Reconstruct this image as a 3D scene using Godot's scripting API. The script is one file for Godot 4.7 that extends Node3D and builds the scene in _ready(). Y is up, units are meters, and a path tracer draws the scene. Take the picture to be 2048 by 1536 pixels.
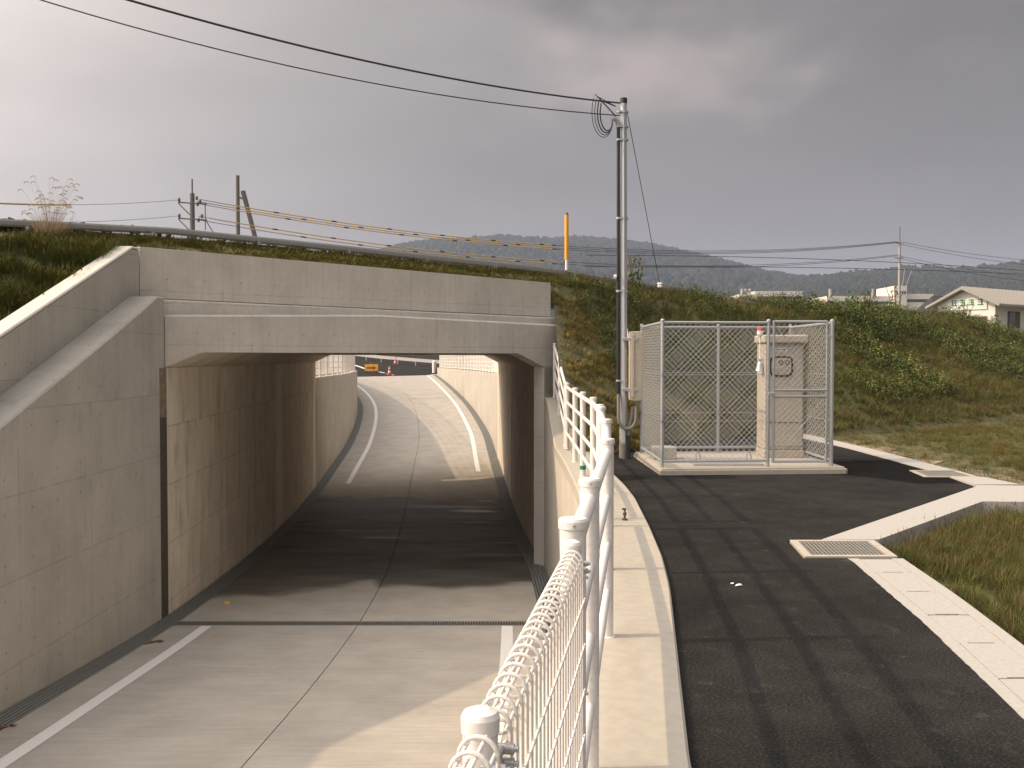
extends Node3D
# Y up, metres, y = 0 is the footway surface beside the camera; "dd" is the distance ahead of the camera (dd = -z).

var M := {}
var taken := {}
var rng := RandomNumberGenerator.new()

# ------------------------------------------------------------------ mesh builder
class MB:
	var v := PackedVector3Array()
	var n := PackedVector3Array()
	var uv := PackedVector2Array()
	var uv2 := PackedVector2Array()
	var smooth := false
	func tri(a: Vector3, b: Vector3, c: Vector3, ua := Vector2.ZERO, ub := Vector2.ZERO, uc := Vector2.ZERO) -> void:
		var nn := (b - a).cross(c - a)
		if nn.length_squared() < 1e-16:
			return
		nn = nn.normalized()
		v.append(a); v.append(b); v.append(c)
		n.append(nn); n.append(nn); n.append(nn)
		uv.append(ua); uv.append(ub); uv.append(uc)
	func trin(a: Vector3, b: Vector3, c: Vector3, na: Vector3, nb: Vector3, nc: Vector3, ua := Vector2.ZERO, ub := Vector2.ZERO, uc := Vector2.ZERO) -> void:
		v.append(a); v.append(b); v.append(c)
		n.append(na); n.append(nb); n.append(nc)
		uv.append(ua); uv.append(ub); uv.append(uc)
	func quad(a: Vector3, b: Vector3, c: Vector3, d: Vector3, ua := Vector2.ZERO, ub := Vector2.ZERO, uc := Vector2.ZERO, ud := Vector2.ZERO) -> void:
		tri(a, b, c, ua, ub, uc)
		tri(a, c, d, ua, uc, ud)
	# closed solid through sections (each a closed ring of points)
	func loft(secs: Array, u0 := 0.0, v0 := 0.0) -> void:
		var st := v.size()
		var m: int = secs[0].size()
		var us := u0
		for i in secs.size() - 1:
			var p: Array = secs[i]
			var q: Array = secs[i + 1]
			var mid_p := Vector3.ZERO
			var mid_q := Vector3.ZERO
			for k in m:
				mid_p += p[k]; mid_q += q[k]
			var du := (mid_q - mid_p).length() / m
			var vs := v0
			for k in m:
				var k2 := (k + 1) % m
				var dv: float = (p[k2] - p[k]).length()
				quad(p[k], q[k], q[k2], p[k2], Vector2(us, vs), Vector2(us + du, vs), Vector2(us + du, vs + dv), Vector2(us, vs + dv))
				vs += dv
			us += du
		cap(secs[0], true)
		cap(secs[secs.size() - 1], false)
		orient(st)
	func cap(ring: Array, flip: bool) -> void:
		var m := ring.size()
		var nn := Vector3.ZERO
		for k in m:
			nn += (ring[k] as Vector3).cross(ring[(k + 1) % m])
		nn = nn.normalized()
		var ax := nn.cross(Vector3.UP if absf(nn.y) < 0.9 else Vector3.RIGHT).normalized()
		var ay := nn.cross(ax).normalized()
		var poly := PackedVector2Array()
		for k in m:
			poly.append(Vector2(ax.dot(ring[k]), ay.dot(ring[k])))
		var ids := Geometry2D.triangulate_polygon(poly)
		for k in range(0, ids.size(), 3):
			var a: Vector3 = ring[ids[k]]
			var b: Vector3 = ring[ids[k + 1]]
			var c: Vector3 = ring[ids[k + 2]]
			var s := (b - a).cross(c - a).dot(nn)
			if (s < 0) != flip:
				tri(a, c, b, poly[ids[k]], poly[ids[k + 2]], poly[ids[k + 1]])
			else:
				tri(a, b, c, poly[ids[k]], poly[ids[k + 1]], poly[ids[k + 2]])
	func orient(st: int) -> void:
		var vol := 0.0
		var o := v[st] if st < v.size() else Vector3.ZERO
		for k in range(st, v.size(), 3):
			vol += (v[k] - o).dot((v[k + 1] - o).cross(v[k + 2] - o))
		if vol < 0:
			for k in range(st, v.size(), 3):
				var t := v[k + 1]; v[k + 1] = v[k + 2]; v[k + 2] = t
				var tu := uv[k + 1]; uv[k + 1] = uv[k + 2]; uv[k + 2] = tu
				var tn := n[k + 1]; n[k + 1] = n[k + 2]; n[k + 2] = tn
				for j in 3:
					n[k + j] = -n[k + j]
	# upright prism over a plan polygon of (x, dd)
	func prism(poly: Array, y0: float, y1: float) -> void:
		var lo := []
		var hi := []
		for p in poly:
			lo.append(Vector3(p.x, y0, -p.y)); hi.append(Vector3(p.x, y1, -p.y))
		loft([lo, hi])
	func box(c: Vector3, s: Vector3, b := Basis.IDENTITY, bev := 0.0) -> void:
		var h := s * 0.5
		if bev <= 0.0:
			var lo := []
			var hi := []
			for k in [[-1, -1], [1, -1], [1, 1], [-1, 1]]:
				lo.append(c + b * Vector3(k[0] * h.x, -h.y, k[1] * h.z)); hi.append(c + b * Vector3(k[0] * h.x, h.y, k[1] * h.z))
			loft([lo, hi])
			return
		var secs := []
		for w in [[-h.y, bev], [-h.y + bev, 0.0], [h.y - bev, 0.0], [h.y, bev]]:
			var r := []
			var i: float = w[1]
			for k in [[-1, -1, 1, 0], [1, -1, -1, 0], [1, -1, 0, 1], [1, 1, 0, -1], [1, 1, -1, 0], [-1, 1, 1, 0], [-1, 1, 0, -1], [-1, -1, 0, 1]]:
				r.append(c + b * Vector3(k[0] * (h.x - i) + k[2] * bev * 0.6, w[0], k[1] * (h.z - i) + k[3] * bev * 0.6))
			secs.append(r)
		loft(secs)
	func tube(path: Array, r: float, sides := 8, caps := true, r2 := -1.0) -> void:
		var m := path.size()
		var rings := []
		var nrm := []
		var up := Vector3.UP
		for i in m:
			var t: Vector3 = ((path[mini(i + 1, m - 1)] as Vector3) - (path[maxi(i - 1, 0)] as Vector3)).normalized()
			if absf(t.dot(up)) > 0.95:
				up = Vector3.FORWARD if absf(t.dot(Vector3.FORWARD)) < 0.9 else Vector3.RIGHT
			var a := t.cross(up).normalized()
			var b := a.cross(t).normalized()
			up = b
			var rr := r if r2 < 0 else lerpf(r, r2, float(i) / maxf(1, m - 1))
			var ring := []
			var ns := []
			for k in sides:
				var an := TAU * k / sides
				var d := a * cos(an) + b * sin(an)
				ring.append(path[i] + d * rr)
				ns.append(d)
			rings.append(ring); nrm.append(ns)
		var vs := 0.0
		for i in m - 1:
			var l: float = (path[i + 1] - path[i]).length()
			for k in sides:
				var k2 := (k + 1) % sides
				var u0 := float(k) / sides
				var u1 := float(k + 1) / sides
				trin(rings[i][k], rings[i + 1][k2], rings[i][k2], nrm[i][k], nrm[i + 1][k2], nrm[i][k2], Vector2(u0, vs), Vector2(u1, vs + l), Vector2(u1, vs))
				trin(rings[i][k], rings[i + 1][k], rings[i + 1][k2], nrm[i][k], nrm[i + 1][k], nrm[i + 1][k2], Vector2(u0, vs), Vector2(u0, vs + l), Vector2(u1, vs + l))
			vs += l
		if caps:
			for e in [0, m - 1]:
				var c: Vector3 = path[e]
				for k in sides:
					if e == 0:
						tri(c, rings[e][k], rings[e][(k + 1) % sides])
					else:
						tri(c, rings[e][(k + 1) % sides], rings[e][k])
	# profile of (radius, height) turned about the vertical through base
	func lathe(base: Vector3, prof: Array, sides := 12) -> void:
		var st := v.size()
		for i in prof.size() - 1:
			for k in sides:
				var a0 := TAU * k / sides
				var a1 := TAU * (k + 1) / sides
				var p0 := base + Vector3(cos(a0) * prof[i].x, prof[i].y, sin(a0) * prof[i].x)
				var p1 := base + Vector3(cos(a1) * prof[i].x, prof[i].y, sin(a1) * prof[i].x)
				var q0 := base + Vector3(cos(a0) * prof[i + 1].x, prof[i + 1].y, sin(a0) * prof[i + 1].x)
				var q1 := base + Vector3(cos(a1) * prof[i + 1].x, prof[i + 1].y, sin(a1) * prof[i + 1].x)
				var dr: float = prof[i + 1].x - prof[i].x
				var dh: float = prof[i + 1].y - prof[i].y
				var n2 := Vector2(dh, -dr).normalized()
				var n0 := Vector3(cos(a0) * n2.x, n2.y, sin(a0) * n2.x)
				var n1 := Vector3(cos(a1) * n2.x, n2.y, sin(a1) * n2.x)
				if (p0 - p1).length_squared() > 1e-14:
					trin(p0, q1, p1, n0, n1, n1)
				if (q0 - q1).length_squared() > 1e-14:
					trin(p0, q0, q1, n0, n0, n1)
	func mesh(m: Material) -> ArrayMesh:
		var vv := v.duplicate()
		var nn := n.duplicate()
		var uu := uv.duplicate()
		for k in range(0, vv.size(), 3):   # front faces clockwise
			var t := vv[k + 1]; vv[k + 1] = vv[k + 2]; vv[k + 2] = t
			var tn := nn[k + 1]; nn[k + 1] = nn[k + 2]; nn[k + 2] = tn
			var tu := uu[k + 1]; uu[k + 1] = uu[k + 2]; uu[k + 2] = tu
		var arr := []
		arr.resize(Mesh.ARRAY_MAX)
		arr[Mesh.ARRAY_VERTEX] = vv
		arr[Mesh.ARRAY_NORMAL] = nn
		arr[Mesh.ARRAY_TEX_UV] = uu
		if uv2.size() == vv.size():
			var u2 := uv2.duplicate()
			for k in range(0, vv.size(), 3):
				var t2 := u2[k + 1]; u2[k + 1] = u2[k + 2]; u2[k + 2] = t2
			arr[Mesh.ARRAY_TEX_UV2] = u2
		var am := ArrayMesh.new()
		am.add_surface_from_arrays(Mesh.PRIMITIVE_TRIANGLES, arr)
		am.surface_set_material(0, m)
		return am

# ------------------------------------------------------------------ nodes
func numbered(called: String) -> String:
	if not taken.has(called):
		taken[called] = 0
		return called
	taken[called] += 1
	return "%s_%03d" % [called, taken[called]]

func tag(o: Node, label: String, category: String, group := "", kind := "") -> Node:
	o.set_meta("label", label)
	if category != "":
		o.set_meta("category", category)
	if group != "":
		o.set_meta("group", group)
	if kind != "":
		o.set_meta("kind", kind)
	return o

func thing(called: String, label: String, category: String, at := Vector3.ZERO, group := "", kind := "") -> Node3D:
	var o := Node3D.new()
	o.name = numbered(called)
	add_child(o, true)
	o.position = at
	tag(o, label, category, group, kind)
	return o

func part(called: String, b: MB, m: Material, parent: Node3D) -> MeshInstance3D:
	var o := MeshInstance3D.new()
	o.name = called
	# geometry is written in world coordinates; bring it into the parent's frame
	var off := Vector3.ZERO
	var p: Node = parent
	while p != self:
		off += (p as Node3D).position
		p = p.get_parent()
	if off != Vector3.ZERO:
		for k in b.v.size():
			b.v[k] -= off
	o.mesh = b.mesh(m)
	parent.add_child(o, true)
	return o

func solo(called: String, b: MB, m: Material, label: String, category: String, group := "", kind := "") -> MeshInstance3D:
	var o := MeshInstance3D.new()
	o.name = numbered(called)
	o.mesh = b.mesh(m)
	add_child(o, true)
	tag(o, label, category, group, kind)
	return o

func inst(called: String, mesh: Mesh, t: Transform3D, parent: Node3D) -> MeshInstance3D:
	var o := MeshInstance3D.new()
	o.name = called
	o.mesh = mesh
	o.transform = t
	parent.add_child(o, true)
	return o

func V(x: float, y: float, dd: float) -> Vector3:
	return Vector3(x, y, -dd)

func lut(t: Array, d: float) -> float:
	var m := t.size()
	if d <= t[0][0]:
		return t[0][1]
	if d >= t[m - 1][0]:
		return t[m - 1][1]
	var i := 0
	while t[i + 1][0] < d:
		i += 1
	var h: float = t[i + 1][0] - t[i][0]
	var s: float = (d - t[i][0]) / h
	var sl: float = (t[i + 1][1] - t[i][1]) / h
	var m0: float = sl
	var m1: float = sl
	if i > 0:
		m0 = (t[i + 1][1] - t[i - 1][1]) / (t[i + 1][0] - t[i - 1][0])
	if i < m - 2:
		m1 = (t[i + 2][1] - t[i][1]) / (t[i + 2][0] - t[i][0])
	var s2 := s * s
	var s3 := s2 * s
	return (2 * s3 - 3 * s2 + 1) * t[i][1] + (s3 - 2 * s2 + s) * h * m0 + (3 * s2 - 2 * s3) * t[i + 1][1] + (s3 - s2) * h * m1

func lin(t: Array, d: float) -> float:
	var m := t.size()
	if d <= t[0][0]:
		return t[0][1]
	if d >= t[m - 1][0]:
		return t[m - 1][1]
	var i := 0
	while t[i + 1][0] < d:
		i += 1
	return lerpf(t[i][1], t[i + 1][1], (d - t[i][0]) / (t[i + 1][0] - t[i][0]))

# ------------------------------------------------------------------ plan of the place
const WL := [[-3.0, -5.2], [5.0, -5.23], [10.0, -5.25], [15.2, -5.27], [24.0, -5.86], [33.0, -6.46], [43.2, -7.15], [54.9, -8.5], [63.6, -10.1], [71.8, -12.2], [80.0, -14.9], [92.0, -19.5]]
const WR := [[-3.0, -1.0], [0.0, -0.42], [1.3, -0.2], [2.5, -0.0], [3.65, 0.12], [5.36, 0.35], [7.06, 0.51], [9.4, 0.66], [11.0, 0.74], [12.5, 0.76], [14.2, 0.76], [16.2, 0.74], [18.0, 0.7], [20.0, 0.64], [28.0, 0.1], [37.0, -0.5], [45.6, -1.1], [60.4, -2.84], [79.3, -5.9], [92.0, -8.4]]
const FY := [[-3.0, -1.1], [4.0, -1.62], [10.0, -2.07], [15.2, -2.38], [20.0, -2.63], [24.0, -2.77], [28.0, -2.77], [33.0, -2.57], [37.0, -2.33], [43.2, -2.0], [54.9, -1.33], [63.6, -0.84], [71.8, -0.36], [78.0, -0.01], [85.0, 0.3]]
const GUT := 0.33

func floor_y(x: float, dd: float) -> float:
	var l := lut(WL, dd)
	var r := lut(WR, dd)
	var s := (x - l) / (r - l) - 0.5
	return lut(FY, dd) + s * 0.2 * smoothstep(24.0, 36.0, dd)

# portal frame: t metres along the headwall from its left corner, back metres behind its face
func PP(t: float, y: float, back := 0.0) -> Vector3:
	return Vector3(-5.27 + 0.776 * t - 0.631 * back, y, -15.2 - 0.631 * t - 0.776 * back)
var SH := Vector3(-1.19, 0, -17.8)   # from the near portal to the far portal

# railway embankment: q is the distance from its crest line towards the footway
func crest_q(x: float, dd: float) -> float:
	return (x + 5.77) * 0.714 - (dd - 17.0) * 0.70

func ground_y(x: float, dd: float) -> float:
	var q := crest_q(x, dd)
	var along := (x + 5.77) * 0.70 + (dd - 17.0) * 0.714
	var top := lin([[-14.0, 3.42], [-4.0, 3.44], [-2.8, 3.50], [0.0, 3.62], [4.5, 3.60], [9.2, 3.55], [12.5, 3.42], [18.0, 3.15], [31.0, 3.25], [42.0, 2.5], [60.0, 2.1]], along)
	var y := 0.0
	if q < -8.5:
		y = maxf(top + (q + 8.5) * 0.55, 0.7)
	elif q < 0:
		y = top
	elif q < 1.4:
		y = top - 0.3 * q
	else:
		var far := smoothstep(20.0, 34.0, dd + x * 0.4)
		var w := lin([[2.0, 5.0], [7.0, 4.4], [12.0, 5.0], [22.0, 5.6]], along)
		var s := clampf((q - 1.4) / w, 0.0, 1.0)
		y = (top - 0.42) * (1.0 - s) * (1.0 - 0.18 * sin(s * PI) * far)
	var fld := -0.12 if x > 2.8 else 0.0
	if x > 2.4 and dd < 11.0:
		fld = -0.07
	return maxf(y, 0.0) + fld * (1.0 - smoothstep(0.0, 1.2, y))

var ter := FastNoiseLite.new()
func surf_y(x: float, dd: float) -> float:
	var y := ground_y(x, dd)
	return y + ter.get_noise_2d(x, dd) * 0.09 * smoothstep(0.2, 0.8, y) * smoothstep(0.0, 1.5, crest_q(x, dd)) - 0.05

# ------------------------------------------------------------------ textures and materials
func fnl(sd: int, freq: float, oct := 3) -> FastNoiseLite:
	var f := FastNoiseLite.new()
	f.seed = sd
	f.frequency = freq
	f.noise_type = FastNoiseLite.TYPE_SIMPLEX_SMOOTH
	f.fractal_octaves = oct
	return f

func srgb(r: float, g: float, b: float) -> Color:
	return Color(r, g, b).linear_to_srgb()

func tex(w: int, h: int, f: Callable) -> ImageTexture:
	var im := Image.create(w, h, false, Image.FORMAT_RGB8)
	for y in h:
		for x in w:
			im.set_pixel(x, y, f.call(x, y))
	im.generate_mipmaps()
	return ImageTexture.create_from_image(im)

func mat(c: Color, rough := 0.8, metal := 0.0) -> StandardMaterial3D:
	var m := StandardMaterial3D.new()
	m.albedo_color = c.linear_to_srgb()
	m.roughness = rough
	m.metallic = metal
	return m

func noise_tex(sd: int, freq: float, c0: Color, c1: Color, oct := 4, size := 512, lo := 0.0, hi := 1.0) -> NoiseTexture2D:
	var t := NoiseTexture2D.new()
	t.width = size; t.height = size
	t.seamless = true
	t.noise = fnl(sd, freq, oct)
	var g := Gradient.new()
	g.set_color(0, c0.linear_to_srgb()); g.set_color(1, c1.linear_to_srgb())
	g.set_offset(0, lo); g.set_offset(1, hi)
	t.color_ramp = g
	return t

func bump(m: StandardMaterial3D, sd: int, freq: float, scale: float) -> void:
	var t := NoiseTexture2D.new()
	t.width = 512; t.height = 512; t.seamless = true
	t.noise = fnl(sd, freq, 4)
	m.heightmap_enabled = true
	m.heightmap_texture = t
	m.heightmap_scale = scale

func concrete(base: Color, warm: Color, streak: float, lines: float, sd: int, drip := 0.0) -> StandardMaterial3D:
	# one tile is 7.2 m x 3.6 m: cast board lines every 1.8 x 0.9 m, tie holes, water streaks
	var a := fnl(sd, 0.006, 4)
	var b := fnl(sd + 1, 0.05, 3)
	var c := fnl(sd + 2, 0.11, 2)
	var e := fnl(sd + 3, 0.02, 3)
	var W := 1024
	var H := 512
	var f := func(x: int, y: int) -> Color:
		var t := TAU * x / W
		var cx := cos(t) * W / TAU
		var sx := sin(t) * W / TAU
		var k := 1.0 + 0.13 * a.get_noise_3d(cx, y, sx) + 0.05 * b.get_noise_3d(cx, y, sx)
		var s := c.get_noise_3d(cx, y * 0.045, sx) + 0.5 * e.get_noise_3d(cx, y * 0.1, sx)
		k *= 1.0 - streak * clampf(s * 1.6, -0.35, 1.0)
		if drip > 0.0:
			var dp := clampf(e.get_noise_3d(cx * 0.8, y * 0.16 + 300, sx * 0.8) * 2.4 + 0.12, 0.0, 1.0) * clampf(0.55 + 0.9 * a.get_noise_3d(cx * 2.0, y * 1.5 + 90, sx * 2.0), 0.0, 1.0)
			k *= 1.0 - drip * dp
		if lines > 0.0:
			var px := x % 256
			var py := y % 128
			var w1 := 0.5 + 0.9 * b.get_noise_2d(x * 0.6, y * 0.6)
			if px < 2 or py < 2:
				k *= 1.0 - lines * clampf(w1 + 0.2, 0.0, 1.0)
			var ix := mini(absi(px - 43), mini(absi(px - 128), absi(px - 213)))
			var iy := mini(absi(py - 26), absi(py - 102))
			if ix * ix + iy * iy < 4:
				k *= 0.5
			elif ix < 2 and iy < 14 and posmod(py - 26, 76) < 14:
				k *= 0.96
		var mix := clampf(0.5 + 0.8 * a.get_noise_3d(cx + 500, y, sx), 0.0, 1.0)
		return (base.lerp(warm, mix) * k).linear_to_srgb()
	var m := StandardMaterial3D.new()
	m.albedo_texture = tex(W, H, f)
	m.roughness = 0.88
	m.metallic_specular = 0.3
	m.uv1_scale = Vector3(1.0 / 7.2, -1.0 / 3.6, 1)
	bump(m, sd + 9, 0.05, 0.25)
	return m

func tri_mat(sd: int, c0: Color, c1: Color, freq: float, scale: float, rough: float, bsc := 0.0) -> StandardMaterial3D:
	var m := StandardMaterial3D.new()
	m.albedo_texture = noise_tex(sd, freq, c0, c1, 5, 512, 0.25, 0.8)
	m.uv1_triplanar = true
	m.uv1_world_triplanar = true
	m.uv1_scale = Vector3(scale, scale, scale)
	m.roughness = rough
	if bsc > 0.0:
		bump(m, sd + 3, 0.08, bsc)
	return m

func vmat(rough := 0.9, back := Color(0, 0, 0)) -> StandardMaterial3D:
	var m := StandardMaterial3D.new()
	m.vertex_color_use_as_albedo = true
	m.roughness = rough
	m.cull_mode = BaseMaterial3D.CULL_DISABLED
	m.metallic_specular = 0.25
	if back != Color(0, 0, 0):
		m.backlight_enabled = true
		m.backlight = back
	return m

func make_materials() -> void:
	M.wall = concrete(Color(0.385, 0.366, 0.325), Color(0.435, 0.413, 0.366), 0.04, 0.24, 11, 0.05)
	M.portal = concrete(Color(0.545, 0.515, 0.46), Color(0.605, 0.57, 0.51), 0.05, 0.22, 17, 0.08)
	M.tunnel = concrete(Color(0.62, 0.555, 0.46), Color(0.68, 0.605, 0.50), 0.05, 0.42, 31, 0.30)
	M.pale = concrete(Color(0.52, 0.475, 0.41), Color(0.58, 0.53, 0.455), 0.06, 0.0, 51)
	M.farwall = concrete(Color(0.43, 0.395, 0.345), Color(0.48, 0.44, 0.385), 0.07, 0.1, 71)
	# footway kerb concrete
	M.coping = tri_mat(90, Color(0.415, 0.38, 0.318), Color(0.46, 0.422, 0.357), 0.03, 0.5, 0.85, 0.1)
	M.lid = tri_mat(95, Color(0.40, 0.385, 0.355), Color(0.445, 0.43, 0.395), 0.06, 0.8, 0.85, 0.1)
	# concrete carriageway, dry: brushed across
	var a := fnl(201, 0.012, 4)
	var b := fnl(202, 0.09, 3)
	var dry := func(x: int, y: int) -> Color:
		var k := 1.0 + 0.16 * a.get_noise_2d(x, y) + 0.10 * b.get_noise_2d(x * 0.12, y * 1.6) + 0.05 * b.get_noise_2d(x, y)
		return (Color(0.36, 0.332, 0.292) * k).linear_to_srgb()
	M.road = StandardMaterial3D.new()
	M.road.albedo_texture = tex(1024, 1024, dry)
	M.road.uv1_scale = Vector3(1.0 / 12.0, 1.0 / 12.0, 1)
	M.road.roughness = 0.85
	# the stretch in the sag, with damp and standing water: tile = x -8..2, dd 14..38
	var ed := fnl(210, 0.35, 4)
	var st := fnl(211, 0.5, 3)
	var wetness := func(px: int, py: int) -> float:
		var x := -8.0 + 10.0 * px / 512.0
		var dd := 14.0 + 24.0 * py / 1024.0
		var s := (x - lut(WL, dd)) / (lut(WR, dd) - lut(WL, dd))
		var n := ed.get_noise_2d(x * 1.0, dd * 1.2) * 1.5
		var near := lin([[0.0, 16.0], [0.12, 16.5], [0.3, 17.3], [0.46, 18.0], [0.5, 17.2], [0.7, 17.4], [0.85, 18.0], [1.0, 18.4]], s) + n * 0.6
		var far := 30.6 - 1.2 * s + n * 0.7
		return smoothstep(near - 0.25, near + 0.5, dd) * (1.0 - smoothstep(far - 0.7, far + 0.7, dd))
	var wet_c := func(px: int, py: int) -> Color:
		var x := -8.0 + 10.0 * px / 512.0
		var dd := 14.0 + 24.0 * py / 1024.0
		var w: float = wetness.call(px, py)
		var k := 1.0 + 0.14 * a.get_noise_2d(px * 2.0, py * 2.0) + 0.10 * b.get_noise_2d(px * 0.3, py * 3.2)
		var damp := 0.24 + 0.20 * st.get_noise_2d(x * 0.35, dd * 1.0) + 0.08 * ed.get_noise_2d(x * 2.0, dd * 4.0)
		return (Color(0.36, 0.33, 0.285) * k).lerp(Color(0.37, 0.335, 0.265) * damp * k, w).linear_to_srgb()
	var wet_r := func(px: int, py: int) -> Color:
		var x := -8.0 + 10.0 * px / 512.0
		var dd := 14.0 + 24.0 * py / 1024.0
		var w: float = wetness.call(px, py)
		var p := smoothstep(0.36, 0.7, st.get_noise_2d(x * 0.45 + 9.0, dd * 1.9) + 0.12 * smoothstep(-4.0, 0.0, x)) * smoothstep(20.0, 22.0, dd)
		var r := lerpf(0.85, lerpf(0.66, 0.42, p), w)
		return Color(r, r, r)
	M.wet = StandardMaterial3D.new()
	M.wet.albedo_texture = tex(512, 1024, wet_c)
	M.wet.roughness_texture = tex(512, 1024, wet_r)
	M.wet.roughness_texture_channel = BaseMaterial3D.TEXTURE_CHANNEL_GREEN
	M.wet.roughness = 1.0
	M.joint = mat(Color(0.30, 0.275, 0.245), 0.95)
	M.sealant = tri_mat(220, Color(0.05, 0.045, 0.035), Color(0.085, 0.07, 0.05), 0.03, 0.7, 0.8)
	M.sealtan = tri_mat(221, Color(0.17, 0.13, 0.085), Color(0.27, 0.21, 0.14), 0.02, 0.6, 0.85)
	M.cap = tri_mat(223, Color(0.60, 0.57, 0.50), Color(0.68, 0.645, 0.57), 0.03, 0.6, 0.8)  # wing wall top concrete, paled so its colour carries the sunlit look
	M.strip = tri_mat(222, Color(0.72, 0.64, 0.52), Color(0.80, 0.72, 0.60), 0.05, 1.0, 0.8)
	# asphalt: fine stone grain with paler specks
	var ag := fnl(230, 0.23, 3)
	var al := fnl(231, 0.008, 4)
	var asp := func(x: int, y: int) -> Color:
		var g := ag.get_noise_2d(x, y)
		var k := 0.031 + 0.009 * al.get_noise_2d(x, y) + 0.02 * smoothstep(0.32, 0.75, al.get_noise_2d(x * 2.3 + 400.0, y * 2.3)) + 0.024 * g
		if g > 0.5:
			k += 0.035
		k = maxf(k, 0.008)
		return Color(k * 1.02, k * 0.985, k * 0.93).linear_to_srgb()
	M.asphalt = StandardMaterial3D.new()
	M.asphalt.albedo_texture = tex(1024, 1024, asp)
	M.asphalt.uv1_scale = Vector3(0.27, 0.27, 0.27)
	M.asphalt.roughness = 0.93
	M.asphalt.metallic_specular = 0.15
	bump(M.asphalt, 235, 0.3, 0.6)
	# the yard: damp stains beside the pad and worn, dusty places, laid out in plan (x -1..7, dd -3..21)
	var dn := fnl(236, 0.6, 4)
	var dw := fnl(237, 0.25, 4)
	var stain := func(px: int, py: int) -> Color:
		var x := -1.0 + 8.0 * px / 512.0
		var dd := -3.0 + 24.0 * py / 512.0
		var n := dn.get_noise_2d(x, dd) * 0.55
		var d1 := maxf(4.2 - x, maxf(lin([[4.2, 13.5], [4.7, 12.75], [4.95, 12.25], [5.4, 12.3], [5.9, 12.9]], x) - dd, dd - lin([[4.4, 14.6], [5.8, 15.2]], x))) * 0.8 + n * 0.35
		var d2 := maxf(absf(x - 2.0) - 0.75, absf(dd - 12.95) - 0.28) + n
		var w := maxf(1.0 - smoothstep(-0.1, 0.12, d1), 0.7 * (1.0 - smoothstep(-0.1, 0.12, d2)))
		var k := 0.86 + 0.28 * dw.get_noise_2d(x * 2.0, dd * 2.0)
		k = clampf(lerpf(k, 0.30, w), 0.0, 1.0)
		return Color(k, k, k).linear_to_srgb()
	M.yard = M.asphalt.duplicate()
	M.yard.detail_enabled = true
	M.yard.detail_albedo = tex(512, 512, stain)
	M.yard.detail_blend_mode = BaseMaterial3D.BLEND_MODE_MUL
	M.yard.detail_uv_layer = BaseMaterial3D.DETAIL_UV_2
	M.paint = tri_mat(240, Color(0.62, 0.61, 0.59), Color(0.78, 0.77, 0.74), 0.08, 1.2, 0.7)
	M.white = tri_mat(243, Color(0.74, 0.71, 0.675), Color(0.84, 0.815, 0.79), 0.03, 2.2, 0.4)
	M.mesh_white = mat(Color(0.80, 0.76, 0.71), 0.42)
	M.galv = tri_mat(245, Color(0.42, 0.43, 0.44), Color(0.56, 0.57, 0.58), 0.05, 3.0, 0.42)
	M.galv.metallic = 0.55
	M.chain = mat(Color(0.58, 0.58, 0.56), 0.5, 0.2)
	M.grate = tri_mat(246, Color(0.17, 0.18, 0.172), Color(0.27, 0.28, 0.265), 0.06, 2.0, 0.6)
	M.grate.metallic = 0.3
	M.grate2 = mat(Color(0.30, 0.29, 0.26), 0.55, 0.35)
	M.pit = mat(Color(0.34, 0.32, 0.29), 0.95)
	M.black = mat(Color(0.018, 0.018, 0.02), 0.5)
	M.conduit = mat(Color(0.20, 0.19, 0.18), 0.6)
	M.box = tri_mat(250, Color(0.47, 0.42, 0.335), Color(0.52, 0.465, 0.375), 0.02, 1.0, 0.5)
	M.cabinet = tri_mat(251, Color(0.40, 0.355, 0.295), Color(0.45, 0.40, 0.335), 0.02, 1.0, 0.5)
	M.red = mat(Color(0.62, 0.035, 0.02), 0.4)
	M.cone = mat(Color(0.58, 0.06, 0.03), 0.5)
	M.yellow = mat(Color(0.80, 0.40, 0.02), 0.5)
	M.signy = mat(Color(0.80, 0.46, 0.05), 0.5)
	M.arrow = mat(Color(0.50, 0.05, 0.02), 0.5)
	M.rail = tri_mat(255, Color(0.30, 0.295, 0.285), Color(0.39, 0.385, 0.375), 0.05, 2.0, 0.75)
	M.stone = tri_mat(256, Color(0.06, 0.055, 0.05), Color(0.13, 0.12, 0.11), 0.1, 3.0, 0.95)
	M.cable = mat(Color(0.035, 0.035, 0.037), 0.7)
	M.sleeve = mat(Color(0.52, 0.37, 0.15), 0.6)
	M.pole_far = mat(Color(0.15, 0.14, 0.135), 0.85)
	M.pole_pale = mat(Color(0.36, 0.35, 0.34), 0.8)
	M.porcelain = mat(Color(0.8, 0.79, 0.77), 0.2)
	M.brass = mat(Color(0.12, 0.10, 0.075), 0.5, 0.4)
	M.crown = vmat(0.95)
	M.leaf = vmat(0.75, Color(0.10, 0.14, 0.03))
	M.grass = vmat(0.85, Color(0.10, 0.11, 0.03))
	M.bank = tri_mat(260, Color(0.075, 0.075, 0.027), Color(0.17, 0.145, 0.06), 0.03, 0.35, 0.95, 1.5)
	M.soil = tri_mat(265, Color(0.20, 0.155, 0.10), Color(0.32, 0.255, 0.17), 0.04, 0.4, 0.95, 0.8)
	M.forest = tri_mat(270, Color(0.010, 0.014, 0.010), Color(0.026, 0.032, 0.018), 0.05, 0.02, 0.95)
	M.roof = tri_mat(275, Color(0.27, 0.255, 0.24), Color(0.34, 0.325, 0.305), 0.03, 0.5, 0.8)
	M.roof_dark = mat(Color(0.035, 0.035, 0.038), 0.95)
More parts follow.
